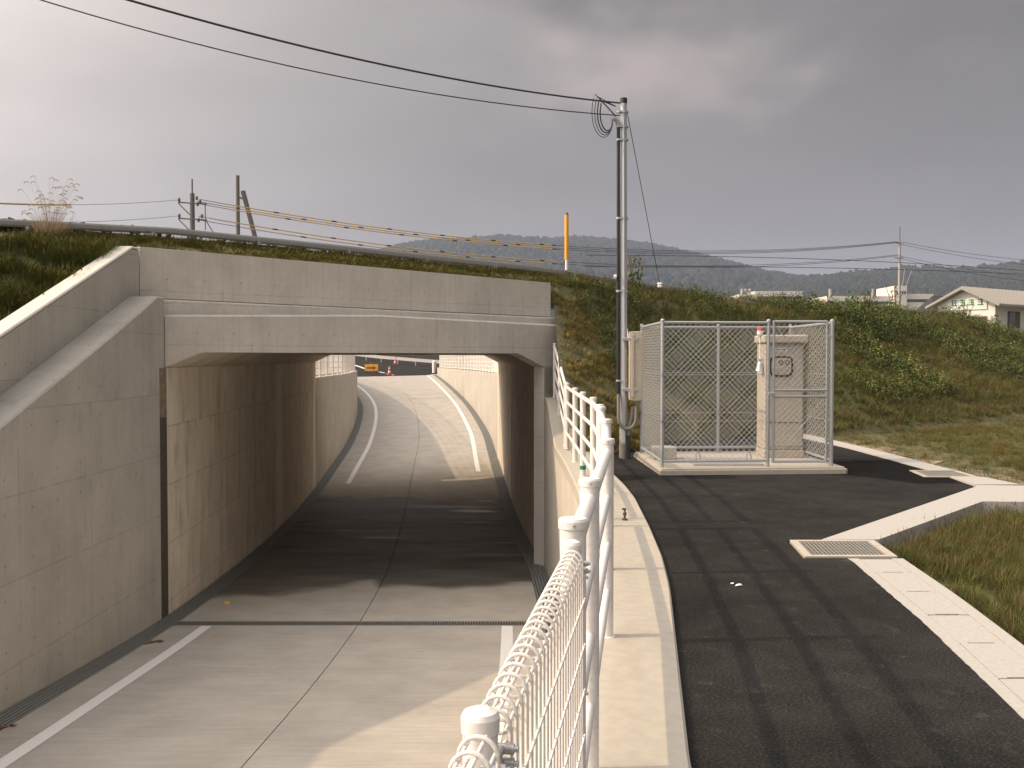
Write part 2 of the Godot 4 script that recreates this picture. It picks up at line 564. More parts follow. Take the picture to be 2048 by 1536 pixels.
	M.plaster = tri_mat(276, Color(0.64, 0.63, 0.60), Color(0.72, 0.71, 0.68), 0.02, 0.4, 0.9)
	M.factory = tri_mat(277, Color(0.60, 0.56, 0.50), Color(0.68, 0.64, 0.58), 0.02, 0.1, 0.8)
	M.glass = mat(Color(0.03, 0.032, 0.035), 0.12)
	M.wood = mat(Color(0.15, 0.085, 0.04), 0.8)
	M.green = mat(Color(0.02, 0.22, 0.10), 0.6)
	M.print = mat(Color(0.05, 0.06, 0.06), 0.7)

# ------------------------------------------------------------------ sky
func make_sky() -> Sky:
	var W := 1024
	var H := 512
	var im := Image.create(W, H, false, Image.FORMAT_RGBF)
	var n1 := fnl(301, 1.3, 5)
	var n2 := fnl(302, 3.2, 4)
	var sun := Vector3(-0.80, 0.59, 0.06).normalized()
	for y in H:
		var el := PI * (0.5 - (y + 0.5) / H)
		for x in W:
			var az := wrapf(TAU * (x + 0.5) / W, -PI, PI)
			var d := Vector3(sin(az) * cos(el), sin(el), -cos(az) * cos(el))
			var ang := rad_to_deg(acos(clampf(d.dot(sun), -1, 1)))
			# a thin cloud sheet at one height, seen flatter towards the horizon
			var up := maxf(d.y, 0.0)
			var p := d / (up + 0.22)
			var cl := n1.get_noise_3d(p.x * 0.7, p.z * 0.9, 4.0) + 0.45 * n2.get_noise_3d(p.x * 0.6, p.z * 0.8, 9.0)
			var glow := 4.3 * exp(-pow(ang / 46.5, 2.0))
			var low := exp(-pow(up / 0.13, 2.0))
			var base := Vector3(0.203, 0.192, 0.195).lerp(Vector3(0.72, 0.69, 0.69), smoothstep(0.30, 0.95, up)).lerp(Vector3(0.315, 0.285, 0.288), low)
			base += Vector3(1.0, 0.895, 0.82) * glow * (1.0 + 0.08 * cl)
			base *= 1.0 + 0.10 * cl * (1.0 - 0.7 * low)
			# a break with a lit edge, and the heavier cloud above it
			var da := rad_to_deg(az) + 5.0 * n2.get_noise_2d(p.x * 1.5, p.z * 1.5)
			var de := rad_to_deg(el) + 3.0 * n1.get_noise_2d(p.x * 2.0 + 7.0, p.z * 2.0)
			var lit := exp(-pow((da - 8.0) / 6.5, 2.0) - pow((de - 16.0) / 2.6, 2.0))
			var dark := exp(-pow((da - 7.0) / 8.0, 2.0) - pow((de - 21.0) / 2.3, 2.0)) + 0.5 * exp(-pow((da - 24.0) / 8.0, 2.0) - pow((de - 17.5) / 4.0, 2.0))
			base += Vector3(0.22, 0.165, 0.14) * lit
			base *= 1.0 - 0.38 * minf(dark, 1.0)
			if d.y < 0.0:
				base = base.lerp(Vector3(0.16, 0.145, 0.125), clampf(-d.y * 6.0, 0.0, 1.0))
			im.set_pixel(x, y, Color(base.x, base.y, base.z))
	var m := PanoramaSkyMaterial.new()
	m.panorama = ImageTexture.create_from_image(im)
	var s := Sky.new()
	s.sky_material = m
	return s

func _ready() -> void:
	rng.seed = 20240
	ter = fnl(401, 0.35, 3)
	# ---- camera
	var cam := Camera3D.new()
	cam.name = "camera"
	cam.fov = rad_to_deg(2.0 * atan(768.0 / 2000.0))
	cam.near = 0.05
	cam.far = 6000.0
	cam.position = Vector3(0, 1.55, 0)
	cam.rotation.x = -atan(53.0 / 2000.0)
	add_child(cam)
	cam.current = true
	# ---- sky and exposure
	var env := Environment.new()
	env.background_mode = Environment.BG_SKY
	env.sky = make_sky()
	env.tonemap_mode = Environment.TONE_MAPPER_LINEAR
	env.tonemap_exposure = 0.93
	env.sdfgi_enabled = true
	env.ssao_enabled = true
	env.ssil_enabled = true
	env.fog_enabled = true
	env.fog_density = 0.00026
	env.fog_light_color = Color(0.80, 0.86, 0.98)
	var we := WorldEnvironment.new()
	we.name = "world_environment"
	we.environment = env
	add_child(we)
	# ---- sun, hanging to the left
	var sun := DirectionalLight3D.new()
	sun.name = "sun"
	sun.light_energy = 1.2
	sun.light_color = Color(1.0, 0.89, 0.74)
	sun.light_angular_distance = 0.8
	sun.shadow_enabled = true
	add_child(sun)
	sun.look_at_from_position(Vector3(-80.0, 59.2, 6.0), Vector3.ZERO, Vector3.UP)

	make_materials()
	build_terrain()
	build_road()
	build_underpass()
	build_ramp_walls()
	build_footway()
	build_far_end()
	build_railway()
	build_hills()
	build_houses()
	build_near_fence()
	build_railings()
	build_service_pole()
	build_cage()
	build_power_line()
	build_vegetation()
	build_small_things()

# ------------------------------------------------------------------ setting
func sheet(b: MB, rows: Array) -> void:
	# rows of points; every quad faces up
	for i in rows.size() - 1:
		for k in rows[i].size() - 1:
			var a: Vector3 = rows[i][k]
			var c: Vector3 = rows[i + 1][k + 1]
			var p: Vector3 = rows[i][k + 1]
			var q: Vector3 = rows[i + 1][k]
			b.quad(a, p, c, q, Vector2(a.x, a.z), Vector2(p.x, p.z), Vector2(c.x, c.z), Vector2(q.x, q.z))

func hole_l(dd: float) -> float:
	if dd < 15.45:
		return -5.8
	return maxf(-5.8, -5.62 + 0.776 * (dd - 15.62) / 0.631)

const KERB := [[-3.0, 0.05], [2.0, 0.5], [3.737, 0.672], [5.548, 0.911], [6.63, 1.054], [7.619, 1.152], [8.951, 1.24], [10.844, 1.338], [11.89, 1.348], [12.885, 1.331], [16.5, 1.25], [18.0, 1.1], [20.4, 1.12]]

func build_terrain() -> void:
	var hgt := func(x: float, dd: float) -> float:
		return surf_y(x, dd)
	var b := MB.new()
	var dds := []
	var d := -3.0
	while d < 62.0:
		dds.append(d)
		d += 0.45 if d < 34.0 else 0.9
	var rl := []
	var rr := []
	for q in dds:
		var xl := hole_l(q)
		var xr := maxf(lin(KERB, q) - 0.25, xl if q > 15.4 else -9.0)
		if q > 20.9:
			xr = xl
		var l := []
		for k in 41:
			var s := pow(float(k) / 40.0, 1.9)
			var x := xl - s * 46.0
			l.append(V(x, hgt.call(x, q), q))
		l.reverse()
		rl.append(l)
		var r := []
		for k in 81:
			var s := pow(float(k) / 80.0, 1.5)
			var x := xr + s * 60.0
			var y: float = hgt.call(x, q)
			# the made ground under the paving
			if x < 6.1 and q < 20.0 and y < 0.35:
				y = minf(y, -0.16)
			r.append(V(x, y, q))
		rr.append(r)
	for rws in [rl, rr]:
		for i in dds.size() - 1:
			for k in rws[i].size() - 1:
				var mid: Vector3 = (rws[i][k] + rws[i + 1][k + 1]) / 2.0
				var q := crest_q(mid.x, -mid.z)
				if q < -11.0 or (q < -6.0 and mid.x * 0.70 - mid.z * 0.714 > 22.0):
					continue
				sheet(b, [[rws[i][k], rws[i][k + 1]], [rws[i + 1][k], rws[i + 1][k + 1]]])
	solo("embankment_ground", b, M.bank, "grassy railway embankment and field ground", "", "", "structure")
	# level land beyond the railway, out to the hills
	var g := MB.new()
	var r1 := []
	var r2 := []
	d = 30.0
	while d <= 88.01:
		var l := []
		for x in [-600.0, -60.0, -30.0, lut(WL, d) - 0.3]:
			l.append(V(minf(x, lut(WL, d) - 0.3), 0.72, d))
		r1.append(l)
		if d >= 34.0:
			var r := []
			for x in [lut(WR, d) + 0.3, 6.0, 14.0, 600.0]:
				var dy := 0.72 if x < 7.0 else 0.0
				r.append(V(x, dy, d))
			r2.append(r)
		d += 2.0
	sheet(g, r1)
	sheet(g, r2)
	sheet(g, [[V(-3000, 0.7, 118), V(0, 0.7, 118), V(3000, 0.0, 118)], [V(-3000, 0.0, 400), V(0, 0.0, 400), V(3000, 0, 400)], [V(-4000, 0, 4000), V(0, 0, 4000), V(4000, 0, 4000)]])
	sheet(g, [[V(14, 0, 88), V(3000, 0, 88)], [V(14, 0, 118), V(3000, 0, 118)]])
	solo("ground", g, M.bank, "level land beyond the railway reaching to the hills", "", "", "structure")

func build_road() -> void:
	var road := thing("underpass_road", "concrete road dipping through the underpass", "", Vector3.ZERO, "", "structure")
	# bed under the slabs, also the troughs of the side gutters
	var bed := MB.new()
	var rows := []
	var d := -3.0
	while d <= 80.0:
		var l := lut(WL, d)
		var r := lut(WR, d)
		rows.append([V(l - 0.2, floor_y(l, d) - 0.13, d), V((l + r) / 2, floor_y((l + r) / 2, d) - 0.13, d), V(r + 0.2, floor_y(r, d) - 0.13, d)])
		d += 1.0
	sheet(bed, rows)
	part("road_bed", bed, M.joint, road)
	# slabs: two lanes wide, cast in bays
	var bays := [-2.9, 3.0, 8.45, 14.40, 14.72, 20.3, 26.2, 32.2, 38.2, 44.0, 49.6, 55.2, 61.0, 67.0, 73.0, 79.4]
	for i in bays.size() - 1:
		var d0: float = bays[i]
		var d1: float = bays[i + 1]
		if d1 - d0 < 1.0:
			continue
		var wet := d0 > 14.5 and d1 < 38.5
		for side in 2:
			var b := MB.new()
			var n := 8
			var m := 5
			var grid := []
			for k in n + 1:
				var dd := lerpf(d0 + 0.006, d1 - 0.006, float(k) / n)
				var l := lut(WL, dd) + GUT
				var r := lut(WR, dd) - GUT
				var c := (l + r) / 2
				var row := []
				for j in m + 1:
					var x := lerpf(l, c - 0.006, float(j) / m) if side == 0 else lerpf(c + 0.006, r, float(j) / m)
					row.append(V(x, floor_y(x, dd), dd))
				grid.append(row)
			sheet(b, grid)
			# edges of the slab
			for k in n:
				for e in [0, m]:
					var p: Vector3 = grid[k][e]
					var q: Vector3 = grid[k + 1][e]
					var dn := Vector3(0, -0.12, 0)
					if e == 0:
						b.quad(p + dn, p, q, q + dn)
					else:
						b.quad(p, p + dn, q + dn, q)
			for j in m:
				b.quad(grid[0][j] + Vector3(0, -0.12, 0), grid[0][j + 1] + Vector3(0, -0.12, 0), grid[0][j + 1], grid[0][j])
				b.quad(grid[n][j], grid[n][j + 1], grid[n][j + 1] + Vector3(0, -0.12, 0), grid[n][j] + Vector3(0, -0.12, 0))
			if wet:
				for k in b.uv.size():
					b.uv[k] = Vector2((b.v[k].x + 8.0) / 10.0, (-b.v[k].z - 14.0) / 24.0)
			part("concrete_slab", b, M.wet if wet else M.road, road)
	# painted edge lines
	for spec in [[0, -2.5, 14.36], [1, -2.5, 14.36], [0, 33.0, 76.0], [1, 34.6, 79.0]]:
		var b := MB.new()
		var rws := []
		var dd: float = spec[1]
		while true:
			var far: float = smoothstep(20.0, 34.0, dd)
			var l := lut(WL, dd) + GUT + lerpf(0.42, 0.62, far)
			var r := lut(WR, dd) - GUT - lerpf(0.42, 0.42, far)
			var x0 := l if spec[0] == 0 else r - 0.16
			rws.append([V(x0, floor_y(x0, dd) + 0.005, dd), V(x0 + 0.16, floor_y(x0 + 0.16, dd) + 0.005, dd)])
			if dd >= spec[2]:
				break
			dd = minf(dd + 0.6, spec[2])
		sheet(b, rws)
		part("edge_line", b, M.paint, road)
	# slotted gratings over the side gutters
	var gb := MB.new()
	for k in 6:
		gb.box(Vector3(-0.135 + k * 0.054, -0.012, 0), Vector3(0.03, 0.024, 0.985))
	for k in 5:
		gb.box(Vector3(0, -0.016, -0.46 + k * 0.23), Vector3(0.30, 0.016, 0.02))
	var gm := gb.mesh(M.grate)
	for side in 2:
		var gt := thing("gutter_grating", ["dark steel gutter grating along the foot of the left ramp and tunnel wall", "dark steel gutter grating along the foot of the right ramp and tunnel wall"][side], "grating", Vector3.ZERO, "gutter gratings")
		var dd := -1.0
		while dd < 79.0:
			var mid := dd + 0.5
			var xs := []
			for q in [dd, dd + 1.0]:
				var x := (lut(WL, q) + GUT / 2) if side == 0 else (lut(WR, q) - GUT / 2)
				xs.append(V(x, floor_y(x, q) - 0.002, q))
			var dir: Vector3 = (xs[1] - xs[0])
			var step := dir.length()
			var bs := Basis.looking_at(dir.normalized(), Vector3.UP)
			var o := inst("grating_panel", gm, Transform3D(bs, (xs[0] + xs[1]) / 2), gt)
			dd += 1.0 / (step / 1.0)
	# trench drain across the road
	var td := thing("trench_drain", "steel grating strip laid across the whole width of the concrete road", "drain", Vector3.ZERO)
	var fr := MB.new()
	var bars := MB.new()
	for q in [14.42, 14.70]:
		var l := lut(WL, q) + GUT
		var r := lut(WR, q) - GUT
		fr.box(V((l + r) / 2, floor_y(0, q) - 0.02, q), Vector3(r - l, 0.04, 0.025))
	var x := lut(WL, 14.5) + GUT + 0.02
	while x < lut(WR, 14.5) - GUT:
		bars.box(V(x, floor_y(x, 14.56) - 0.02, 14.56), Vector3(0.014, 0.03, 0.25))
		x += 0.04
	part("frame", fr, M.grate2, td)
	var bo := part("bars", bars, M.grate, td)
	bo.set_meta("kind", "stuff")

func skew(b: MB, prof: Array, k0: float, k1: float, steps := 1, u0 := 0.0) -> void:
	# a profile of (t, y) in the portal plane, swept through the tunnel from fraction k0 to k1
	var secs := []
	for i in steps + 1:
		var r := []
		for p in prof:
			r.append(PP(p.x, p.y) + SH * lerpf(k0, k1, float(i) / steps))
		secs.append(r)
	b.loft(secs, u0)

func build_underpass() -> void:
	var u := thing("underpass", "grey concrete box underpass carrying the railway over the sunken road", "underpass", PP(3.8, -2.6))
	# side walls in bays with joints between them
	var ks := [0.0, 0.56, 0.985]
	for side in 2:
		for i in 2:
			var b := MB.new()
			var k0: float = ks[i] + (0.0035 if i > 0 else 0.0)
			var k1: float = ks[i + 1] - (0.0035 if i < 1 else 0.0)
			var prof := [Vector2(0, -3.1), Vector2(0, 1.40), Vector2(-0.5, 1.40), Vector2(-0.5, -3.1)] if side == 0 else [Vector2(7.62, -3.1), Vector2(7.62, 1.36), Vector2(8.12, 1.36), Vector2(8.12, -3.1)]
			skew(b, prof, k0, k1, 1, i * 3.1 + side * 1.3)
			part("tunnel_wall", b, M.tunnel, u)
		var js := MB.new()
		var sg := 0.016 if side == 0 else 0.008
		var t0 := -0.004 if side == 0 else 7.60
		skew(js, [Vector2(t0 + sg, -2.75), Vector2(t0 + sg, 1.38), Vector2(t0 - 0.3 if side == 0 else t0 + 0.3, 1.38), Vector2(t0 - 0.3 if side == 0 else t0 + 0.3, -2.75)], 0.559, 0.606)
		part("joint_strip", js, M.strip, u)
		var j2 := MB.new()
		skew(j2, [Vector2(t0 + sg, -2.75), Vector2(t0 + sg, 1.38), Vector2(t0 - 0.3 if side == 0 else t0 + 0.3, 1.38), Vector2(t0 - 0.3 if side == 0 else t0 + 0.3, -2.75)], 0.945, 0.984)
		part("joint_strip", j2, M.strip, u)
	# sloping corners between wall and roof
	var h := MB.new()
	skew(h, [Vector2(0, 1.402), Vector2(0.56, 1.632), Vector2(-0.5, 1.632), Vector2(-0.5, 1.402)], 0.018, 0.985, 1)
	part("haunch", h, M.tunnel, u)
	h = MB.new()
	skew(h, [Vector2(7.62, 1.362), Vector2(6.95, 1.632), Vector2(8.12, 1.632), Vector2(8.12, 1.362)], 0.018, 0.985, 1)
	part("haunch", h, M.tunnel, u)
	var rf := MB.new()
	skew(rf, [Vector2(-0.5, 1.634), Vector2(8.12, 1.634), Vector2(8.12, 2.1), Vector2(-0.5, 2.1)], 0.018, 0.985, 1)
	part("roof_slab", rf, M.tunnel, u)
	# head beam with its slightly crowned top
	var face := [Vector2(0, 1.40), Vector2(0, 2.20), Vector2(3.8, 2.30), Vector2(8.3, 2.21), Vector2(8.3, -3.0), Vector2(7.625, -3.0), Vector2(7.625, 1.36), Vector2(6.95, 1.63), Vector2(0.56, 1.63)]
	var hb := MB.new()
	var f0 := []
	var f1 := []
	for p in face:
		f0.append(PP(p.x, p.y)); f1.append(PP(p.x, p.y, 0.319))
	var fc := f0.duplicate()
	for k in [1, 2, 3]:
		fc[k] += Vector3(0, -0.03, 0)
	var fd := []
	for p in face:
		fd.append(PP(p.x, p.y, 0.03))
	hb.loft([fc, fd, f1])
	# board lines run along the face
	for k in hb.uv.size():
		var w := hb.v[k] - PP(0, 0)
		hb.uv[k] = Vector2(w.dot(Vector3(0.776, 0, -0.631)) + 0.4, hb.v[k].y + 0.95)
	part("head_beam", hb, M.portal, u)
	# upstand and parapet set back above the beam
	var pr := MB.new()
	var fm2 := []
	f0 = []; f1 = []
	for p in [Vector2(0.02, 2.1), Vector2(0.02, 2.45), Vector2(8.12, 2.37), Vector2(8.12, 2.1)]:
		f0.append(PP(p.x, p.y - (0.025 if p.y > 2.2 else 0.0), 0.25)); f1.append(PP(p.x, p.y, 0.60))
		fm2.append(PP(p.x, p.y, 0.275))
	pr.loft([f0, fm2, f1])
	for k in pr.uv.size():
		var w := pr.v[k] - PP(0, 0)
		pr.uv[k] = Vector2(w.dot(Vector3(0.776, 0, -0.631)) + 1.0, pr.v[k].y + 1.2)
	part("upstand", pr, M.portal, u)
	pr = MB.new()
	f0 = []; f1 = []
	for p in [Vector2(-0.265, 2.465), Vector2(-0.265, 3.24), Vector2(8.06, 3.08), Vector2(8.06, 2.385)]:
		f0.append(PP(p.x, p.y, 0.31)); f1.append(PP(p.x, p.y, 0.55))
	pr.loft([f0, f1])
	for k in pr.uv.size():
		var w := pr.v[k] - PP(0, 0)
		pr.uv[k] = Vector2(w.dot(Vector3(0.776, 0, -0.631)) + 0.75, pr.v[k].y + 0.12)
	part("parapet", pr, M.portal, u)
	# filler boards in the joints beside the portal
	var s := MB.new()
	s.box(V(-5.262, -0.95, 15.06) + Vector3(-0.02, 0, 0), Vector3(0.05, 3.2, 0.30))
	part("joint_filler", s, M.sealant, u)
	s = MB.new()
	s.box(V(-5.262, 1.02, 15.06) + Vector3(-0.02, 0, 0), Vector3(0.05, 0.74, 0.30))
	part("joint_filler", s, M.sealtan, u)

func lower_top(dd: float) -> float:
	return clampf(0.85 + 0.352 * (dd - 10.3), 0.25, 2.46)

func upper_top(dd: float) -> float:
	return clampf(1.79 + 0.362 * (dd - 11.07), 0.95, 3.25)

func ramp_top(dd: float) -> float:
	return 0.035 + 0.72 * smoothstep(16.6, 19.8, dd)

func build_ramp_walls() -> void:
	var w := thing("left_wing_wall", "stepped grey concrete wing wall sloping down from the portal on the left", "retaining wall", V(-5.45, -2.4, 10))
	var secs := []
	var secu := []
	var secc := []
	var d := -2.5
	var ds := []
	while d < 14.9:
		ds.append(d)
		d += 0.35
	ds.append(14.87)
	ds.append(15.165)
	for q in ds:
		var x := lut(WL, q)
		var y := lower_top(q)
		var bev := 0.02
		secs.append([V(x, floor_y(x, q) - 0.3, q), V(x, y - bev, q), V(x - bev, y, q), V(-5.672, y, q), V(-5.672, floor_y(x, q) - 0.3, q)])
	var b := MB.new()
	b.loft(secs)
	for k in b.uv.size():
		if absf(b.n[k].x) > 0.7:
			b.uv[k] = Vector2(-b.v[k].z + 0.2, b.v[k].y + 2.6)
	part("lower_wall", b, M.wall, w)
	d = -2.5
	ds = []
	while d < 15.0:
		ds.append(d)
		d += 0.35
	ds.append(15.08)
	ds.append(15.255)
	for q in ds:
		var y: float = upper_top(minf(q, 15.0))
		if q > 15.2:
			y = 3.22
		y -= 0.03
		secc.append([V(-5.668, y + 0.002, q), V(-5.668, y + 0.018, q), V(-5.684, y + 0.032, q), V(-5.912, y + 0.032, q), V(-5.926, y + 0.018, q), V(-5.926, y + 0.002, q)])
		secu.append([V(-5.674, floor_y(-5.3, q) - 0.3, q), V(-5.674, y - 0.02, q), V(-5.694, y, q), V(-5.92, y, q), V(-5.92, floor_y(-5.3, q) - 0.3, q)])
	b = MB.new()
	b.loft(secu)
	for k in b.uv.size():
		if absf(b.n[k].x) > 0.7:
			b.uv[k] = Vector2(-b.v[k].z + 1.1, b.v[k].y + 2.3)
	part("upper_wall", b, M.wall, w)
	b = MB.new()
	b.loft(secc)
	part("sun_tinted_top", b, M.cap, w)  # added pale layer; its colour stands in for sun on the wall top
	# right ramp wall, its coping is the footway kerb
	var rw := thing("right_ramp_wall", "pale concrete retaining wall below the white railing on the right of the ramp", "retaining wall", V(0.8, -2.0, 10))
	b = MB.new()
	secs = []
	d = -2.5
	while d < 20.2:
		var x := lut(WR, d)
		var y := ramp_top(d)
		secs.append([V(x + 0.008, floor_y(x, d) - 0.3, d), V(x + 0.008, y - 0.16, d), V(x + 0.3, y - 0.16, d), V(x + 0.3, floor_y(x, d) - 0.3, d)])
		d += 0.25
	b.loft(secs)
	for k in b.uv.size():
		b.uv[k] += Vector2(0.0, 1.2)
	part("wall", b, M.pale, rw)
	var cuts0 := [-2.5, 2.0, 9.15, 16.6, 20.15]
	for i in 4:
		b = MB.new()
		secs = []
		var n := 24
		for k in n + 1:
			var q := lerpf(cuts0[i] + 0.004, cuts0[i + 1] - 0.004, float(k) / n)
			var x := lut(WR, q)
			var y := ramp_top(q)
			var t := maxf(lin(KERB, q), x + 0.36) if q < 16.8 else x + 0.42
			secs.append([V(x, y - 0.158, q), V(x, y - 0.015, q), V(x + 0.015, y, q), V(t - 0.012, y, q), V(t, y - 0.012, q), V(t, y - 0.35, q), V(x + 0.31, y - 0.35, q), V(x + 0.31, y - 0.158, q)])
		b.loft(secs)
		part("coping_stone", b, M.coping, rw)
	# beyond the railway
	for side in 2:
		var fw := thing("far_ramp_wall", ["shaded curved concrete wall left of the road beyond the tunnel", "sunlit curved concrete wall right of the road beyond the tunnel"][side], "retaining wall", V(-6.5 if side == 0 else -0.5, -2.6, 34), "walls of the far ramp")
		var cuts := [32.95, 44.0, 55.0, 66.0, 78.0] if side == 0 else [36.95, 47.2, 58.0, 69.0, 79.6]
		for i in 4:
			b = MB.new()
			secs = []
			var n := 10
			for k in n + 1:
				var q := lerpf(cuts[i] + 0.012, cuts[i + 1] - 0.012, float(k) / n)
				var x := lut(WL, q) if side == 0 else lut(WR, q)
				var o := -0.3 if side == 0 else 0.3
				var ty := 0.86 - 0.0035 * (q - 40.0)
				secs.append([V(x, floor_y(x, q) - 0.3, q), V(x, ty, q), V(x + o, ty, q), V(x + o, floor_y(x, q) - 0.3, q)])
			b.loft(secs, i * 2.3)
			part("wall_bay", b, M.farwall, fw)
		far_fence(side)

func far_fence(side: int) -> void:
	var f := thing("far_fence", ["white wire fence on the shaded wall beyond the tunnel", "white wire fence on the sunlit wall beyond the tunnel"][side], "fence", V(-6.6 if side == 0 else -0.3, 0.86, 34), "white fences of the far ramp")
	var d0 := 33.2 if side == 0 else 37.2
	var d1 := 77.0 if side == 0 else 79.3
	var pts := []
	var q := d0
	while q < d1:
		var x := (lut(WL, q) - 0.15) if side == 0 else (lut(WR, q) + 0.15)
		pts.append(V(x, 0.86 - 0.0035 * (q - 40.0), q))
		q += 1.9
	var pm := MB.new()
	pm.tube([Vector3.ZERO, Vector3(0, 1.1, 0)], 0.035, 8)
	var pmesh := pm.mesh(M.white)
	for p in pts:
		inst("post", pmesh, Transform3D(Basis.IDENTITY, p - f.position), f)
	for i in pts.size() - 1:
		var b := MB.new()
		var a: Vector3 = pts[i]
		var c: Vector3 = pts[i + 1]
		var up := Vector3.UP
		for h in [0.08, 0.3, 0.52, 0.74, 0.95, 1.06]:
			b.tube([a + up * h, c + up * h], 0.02 if (h > 1.0 or h < 0.1) else 0.013, 4, false)
		for k in 9:
			var p := a.lerp(c, (k + 0.5) / 9.0)
			b.tube([p + up * 0.06, p + up * 1.06], 0.010, 4, false)
		part("wire_panel", b, M.mesh_white, f)

# ------------------------------------------------------------------ footway, drains
const DO := [[-3.0, 1.35], [2.0, 1.93], [4.238, 2.19], [5.779, 2.40], [7.7, 2.60]]
const DI := [[-3.0, 2.0], [2.0, 2.36], [4.2, 2.60], [5.401, 2.77], [6.49, 2.91], [7.75, 3.03]]

func build_footway() -> void:
	var poly := []
	for q in [-2.5, 0.0, 2.0, 3.737, 5.548, 6.63, 7.619, 8.951, 10.844, 11.89, 12.885, 14.5, 16.6]:
		poly.append(Vector2(lin(KERB, q) + 0.001, q))
	for p in [[1.5, 17.4], [2.6, 18.3], [4.2, 19.6], [5.5, 20.6], [5.58, 19.0], [5.72, 17.0], [5.70, 13.68], [5.437, 13.67], [5.335, 12.9], [5.65, 12.895], [5.56, 12.0], [2.62, 8.44], [2.33, 8.43], [2.25, 7.69], [2.59, 7.69]]:
		poly.append(Vector2(p[0], p[1]))
	var q9 := 7.55
	while q9 > -2.5:
		poly.append(Vector2(lin(DO, q9) + rng.randf_range(0.0, 0.007), q9))
		q9 -= 0.045
	poly.append(Vector2(lin(DO, -2.5), -2.5))
	var b := MB.new()
	b.prism(poly, -0.14, 0.0)
	for k in b.uv.size():
		b.uv[k] = Vector2(b.v[k].x, b.v[k].z)
		b.uv2.append(Vector2((b.v[k].x + 1.0) / 8.0, (-b.v[k].z + 3.0) / 24.0))
	solo("asphalt_path", b, M.yard, "new black asphalt path and yard", "", "", "structure")
	# the bare strip behind the yard
	b = MB.new()
	b.prism([Vector2(1.2, 16.0), Vector2(1.25, 17.3), Vector2(2.4, 18.9), Vector2(4.2, 20.3), Vector2(5.5, 21.3), Vector2(6.1, 21.6), Vector2(6.5, 23.5), Vector2(3.6, 21.3), Vector2(1.4, 19.0), Vector2(0.95, 17.4)], -0.14, -0.03)
	solo("soil_strip", b, M.soil, "bare pale soil strip at the back edge of the asphalt yard", "", "", "structure")
	b = MB.new()
	var edge := []
	var q8 := 12.3
	while q8 < 22.0:
		edge.append(Vector2(6.75 + rng.randf_range(-0.2, 0.35) + (q8 - 12.0) * 0.02, q8))
		q8 += 0.35
	edge.append(Vector2(5.85, 22.0))
	edge.append(Vector2(6.03, 18.3))
	edge.append(Vector2(6.09, 16.0))
	edge.append(Vector2(6.06, 13.2))
	b.prism(edge, -0.3, -0.158)
	solo("soil_verge", b, M.soil, "dry bare soil verge along the field side of the long kerb", "", "", "structure")
	# covered side ditch
	var dt := thing("covered_ditch", "pale concrete ditch with lids along the right side of the asphalt path", "ditch", V(2.5, 0, 5))
	for s in 2:
		var secs := []
		var q := -2.5
		while q <= 7.71:
			var x0 := lin(DO, q) if s == 0 else lin(DI, q) - 0.085
			secs.append([V(x0, -0.35, q), V(x0, -0.004, q), V(x0 + 0.085, -0.004, q), V(x0 + 0.085, -0.35, q)])
			q += 0.34
		b = MB.new()
		b.loft(secs)
		part("channel_wall", b, M.lid, dt)
	var q0 := -2.4
	while q0 < 7.6:
		var q1 := minf(q0 + 0.6, 7.68)
		b = MB.new()
		var g := 0.005
		var a0 := lin(DO, q0) + 0.09
		var a1 := lin(DO, q1) + 0.09
		var c0 := lin(DI, q0) - 0.09
		var c1 := lin(DI, q1) - 0.09
		var m0 := (a0 + c0) / 2
		var m1 := (a1 + c1) / 2
		b.prism([Vector2(a0, q0 + g), Vector2(m0 - 0.075, q0 + g), Vector2(m0 - 0.075, q0 + g + 0.014), Vector2(m0 + 0.075, q0 + g + 0.014), Vector2(m0 + 0.075, q0 + g), Vector2(c0, q0 + g), Vector2(c1, q1 - g), Vector2(a1, q1 - g)], -0.09, rng.randf_range(-0.008, -0.002))
		part("lid", b, M.lid, dt)
		q0 += 0.6
	b = MB.new()
	b.prism([Vector2(lin(DO, -2.5), -2.5), Vector2(lin(DO, 2), 2), Vector2(2.55, 7.6), Vector2(3.0, 7.6), Vector2(lin(DI, 2), 2), Vector2(lin(DI, -2.5), -2.5)], -0.36, -0.3)
	part("channel_floor", b, M.pit, dt)
	# catch pits with gratings
	catch_pit([Vector2(2.349, 8.42), Vector2(3.06, 8.42), Vector2(2.99, 7.715), Vector2(2.27, 7.715)], "square grated catch pit at the corner of the path beside the lidded ditch")
	catch_pit([Vector2(5.44, 13.66), Vector2(6.08, 13.66), Vector2(6.04, 12.91), Vector2(5.34, 12.91)], "grated catch pit set in the far concrete kerb right of the cage")
	# kerbs round the grass
	b = MB.new()
	b.prism([Vector2(2.62, 8.44), Vector2(5.54, 11.92), Vector2(5.64, 12.1), Vector2(6.6, 11.95), Vector2(9.5, 11.4), Vector2(14.0, 10.4), Vector2(14.0, 9.9), Vector2(9.5, 10.9), Vector2(5.6, 10.66), Vector2(5.05, 10.70), Vector2(3.12, 8.46)], -0.3, 0.006)
	solo("concrete_kerb", b, M.lid, "broad concrete kerb running diagonally between asphalt yard and near grass", "kerb", "kerbs round the yard")
	var kb := thing("concrete_kerb", "long pale concrete kerb between the asphalt yard and the field", "kerb", V(5.8, 0, 15), "kerbs round the yard")
	var ks := [12.12, 12.905, 13.665, 15.0, 16.4, 17.6, 18.8, 20.0, 21.2, 22.4]
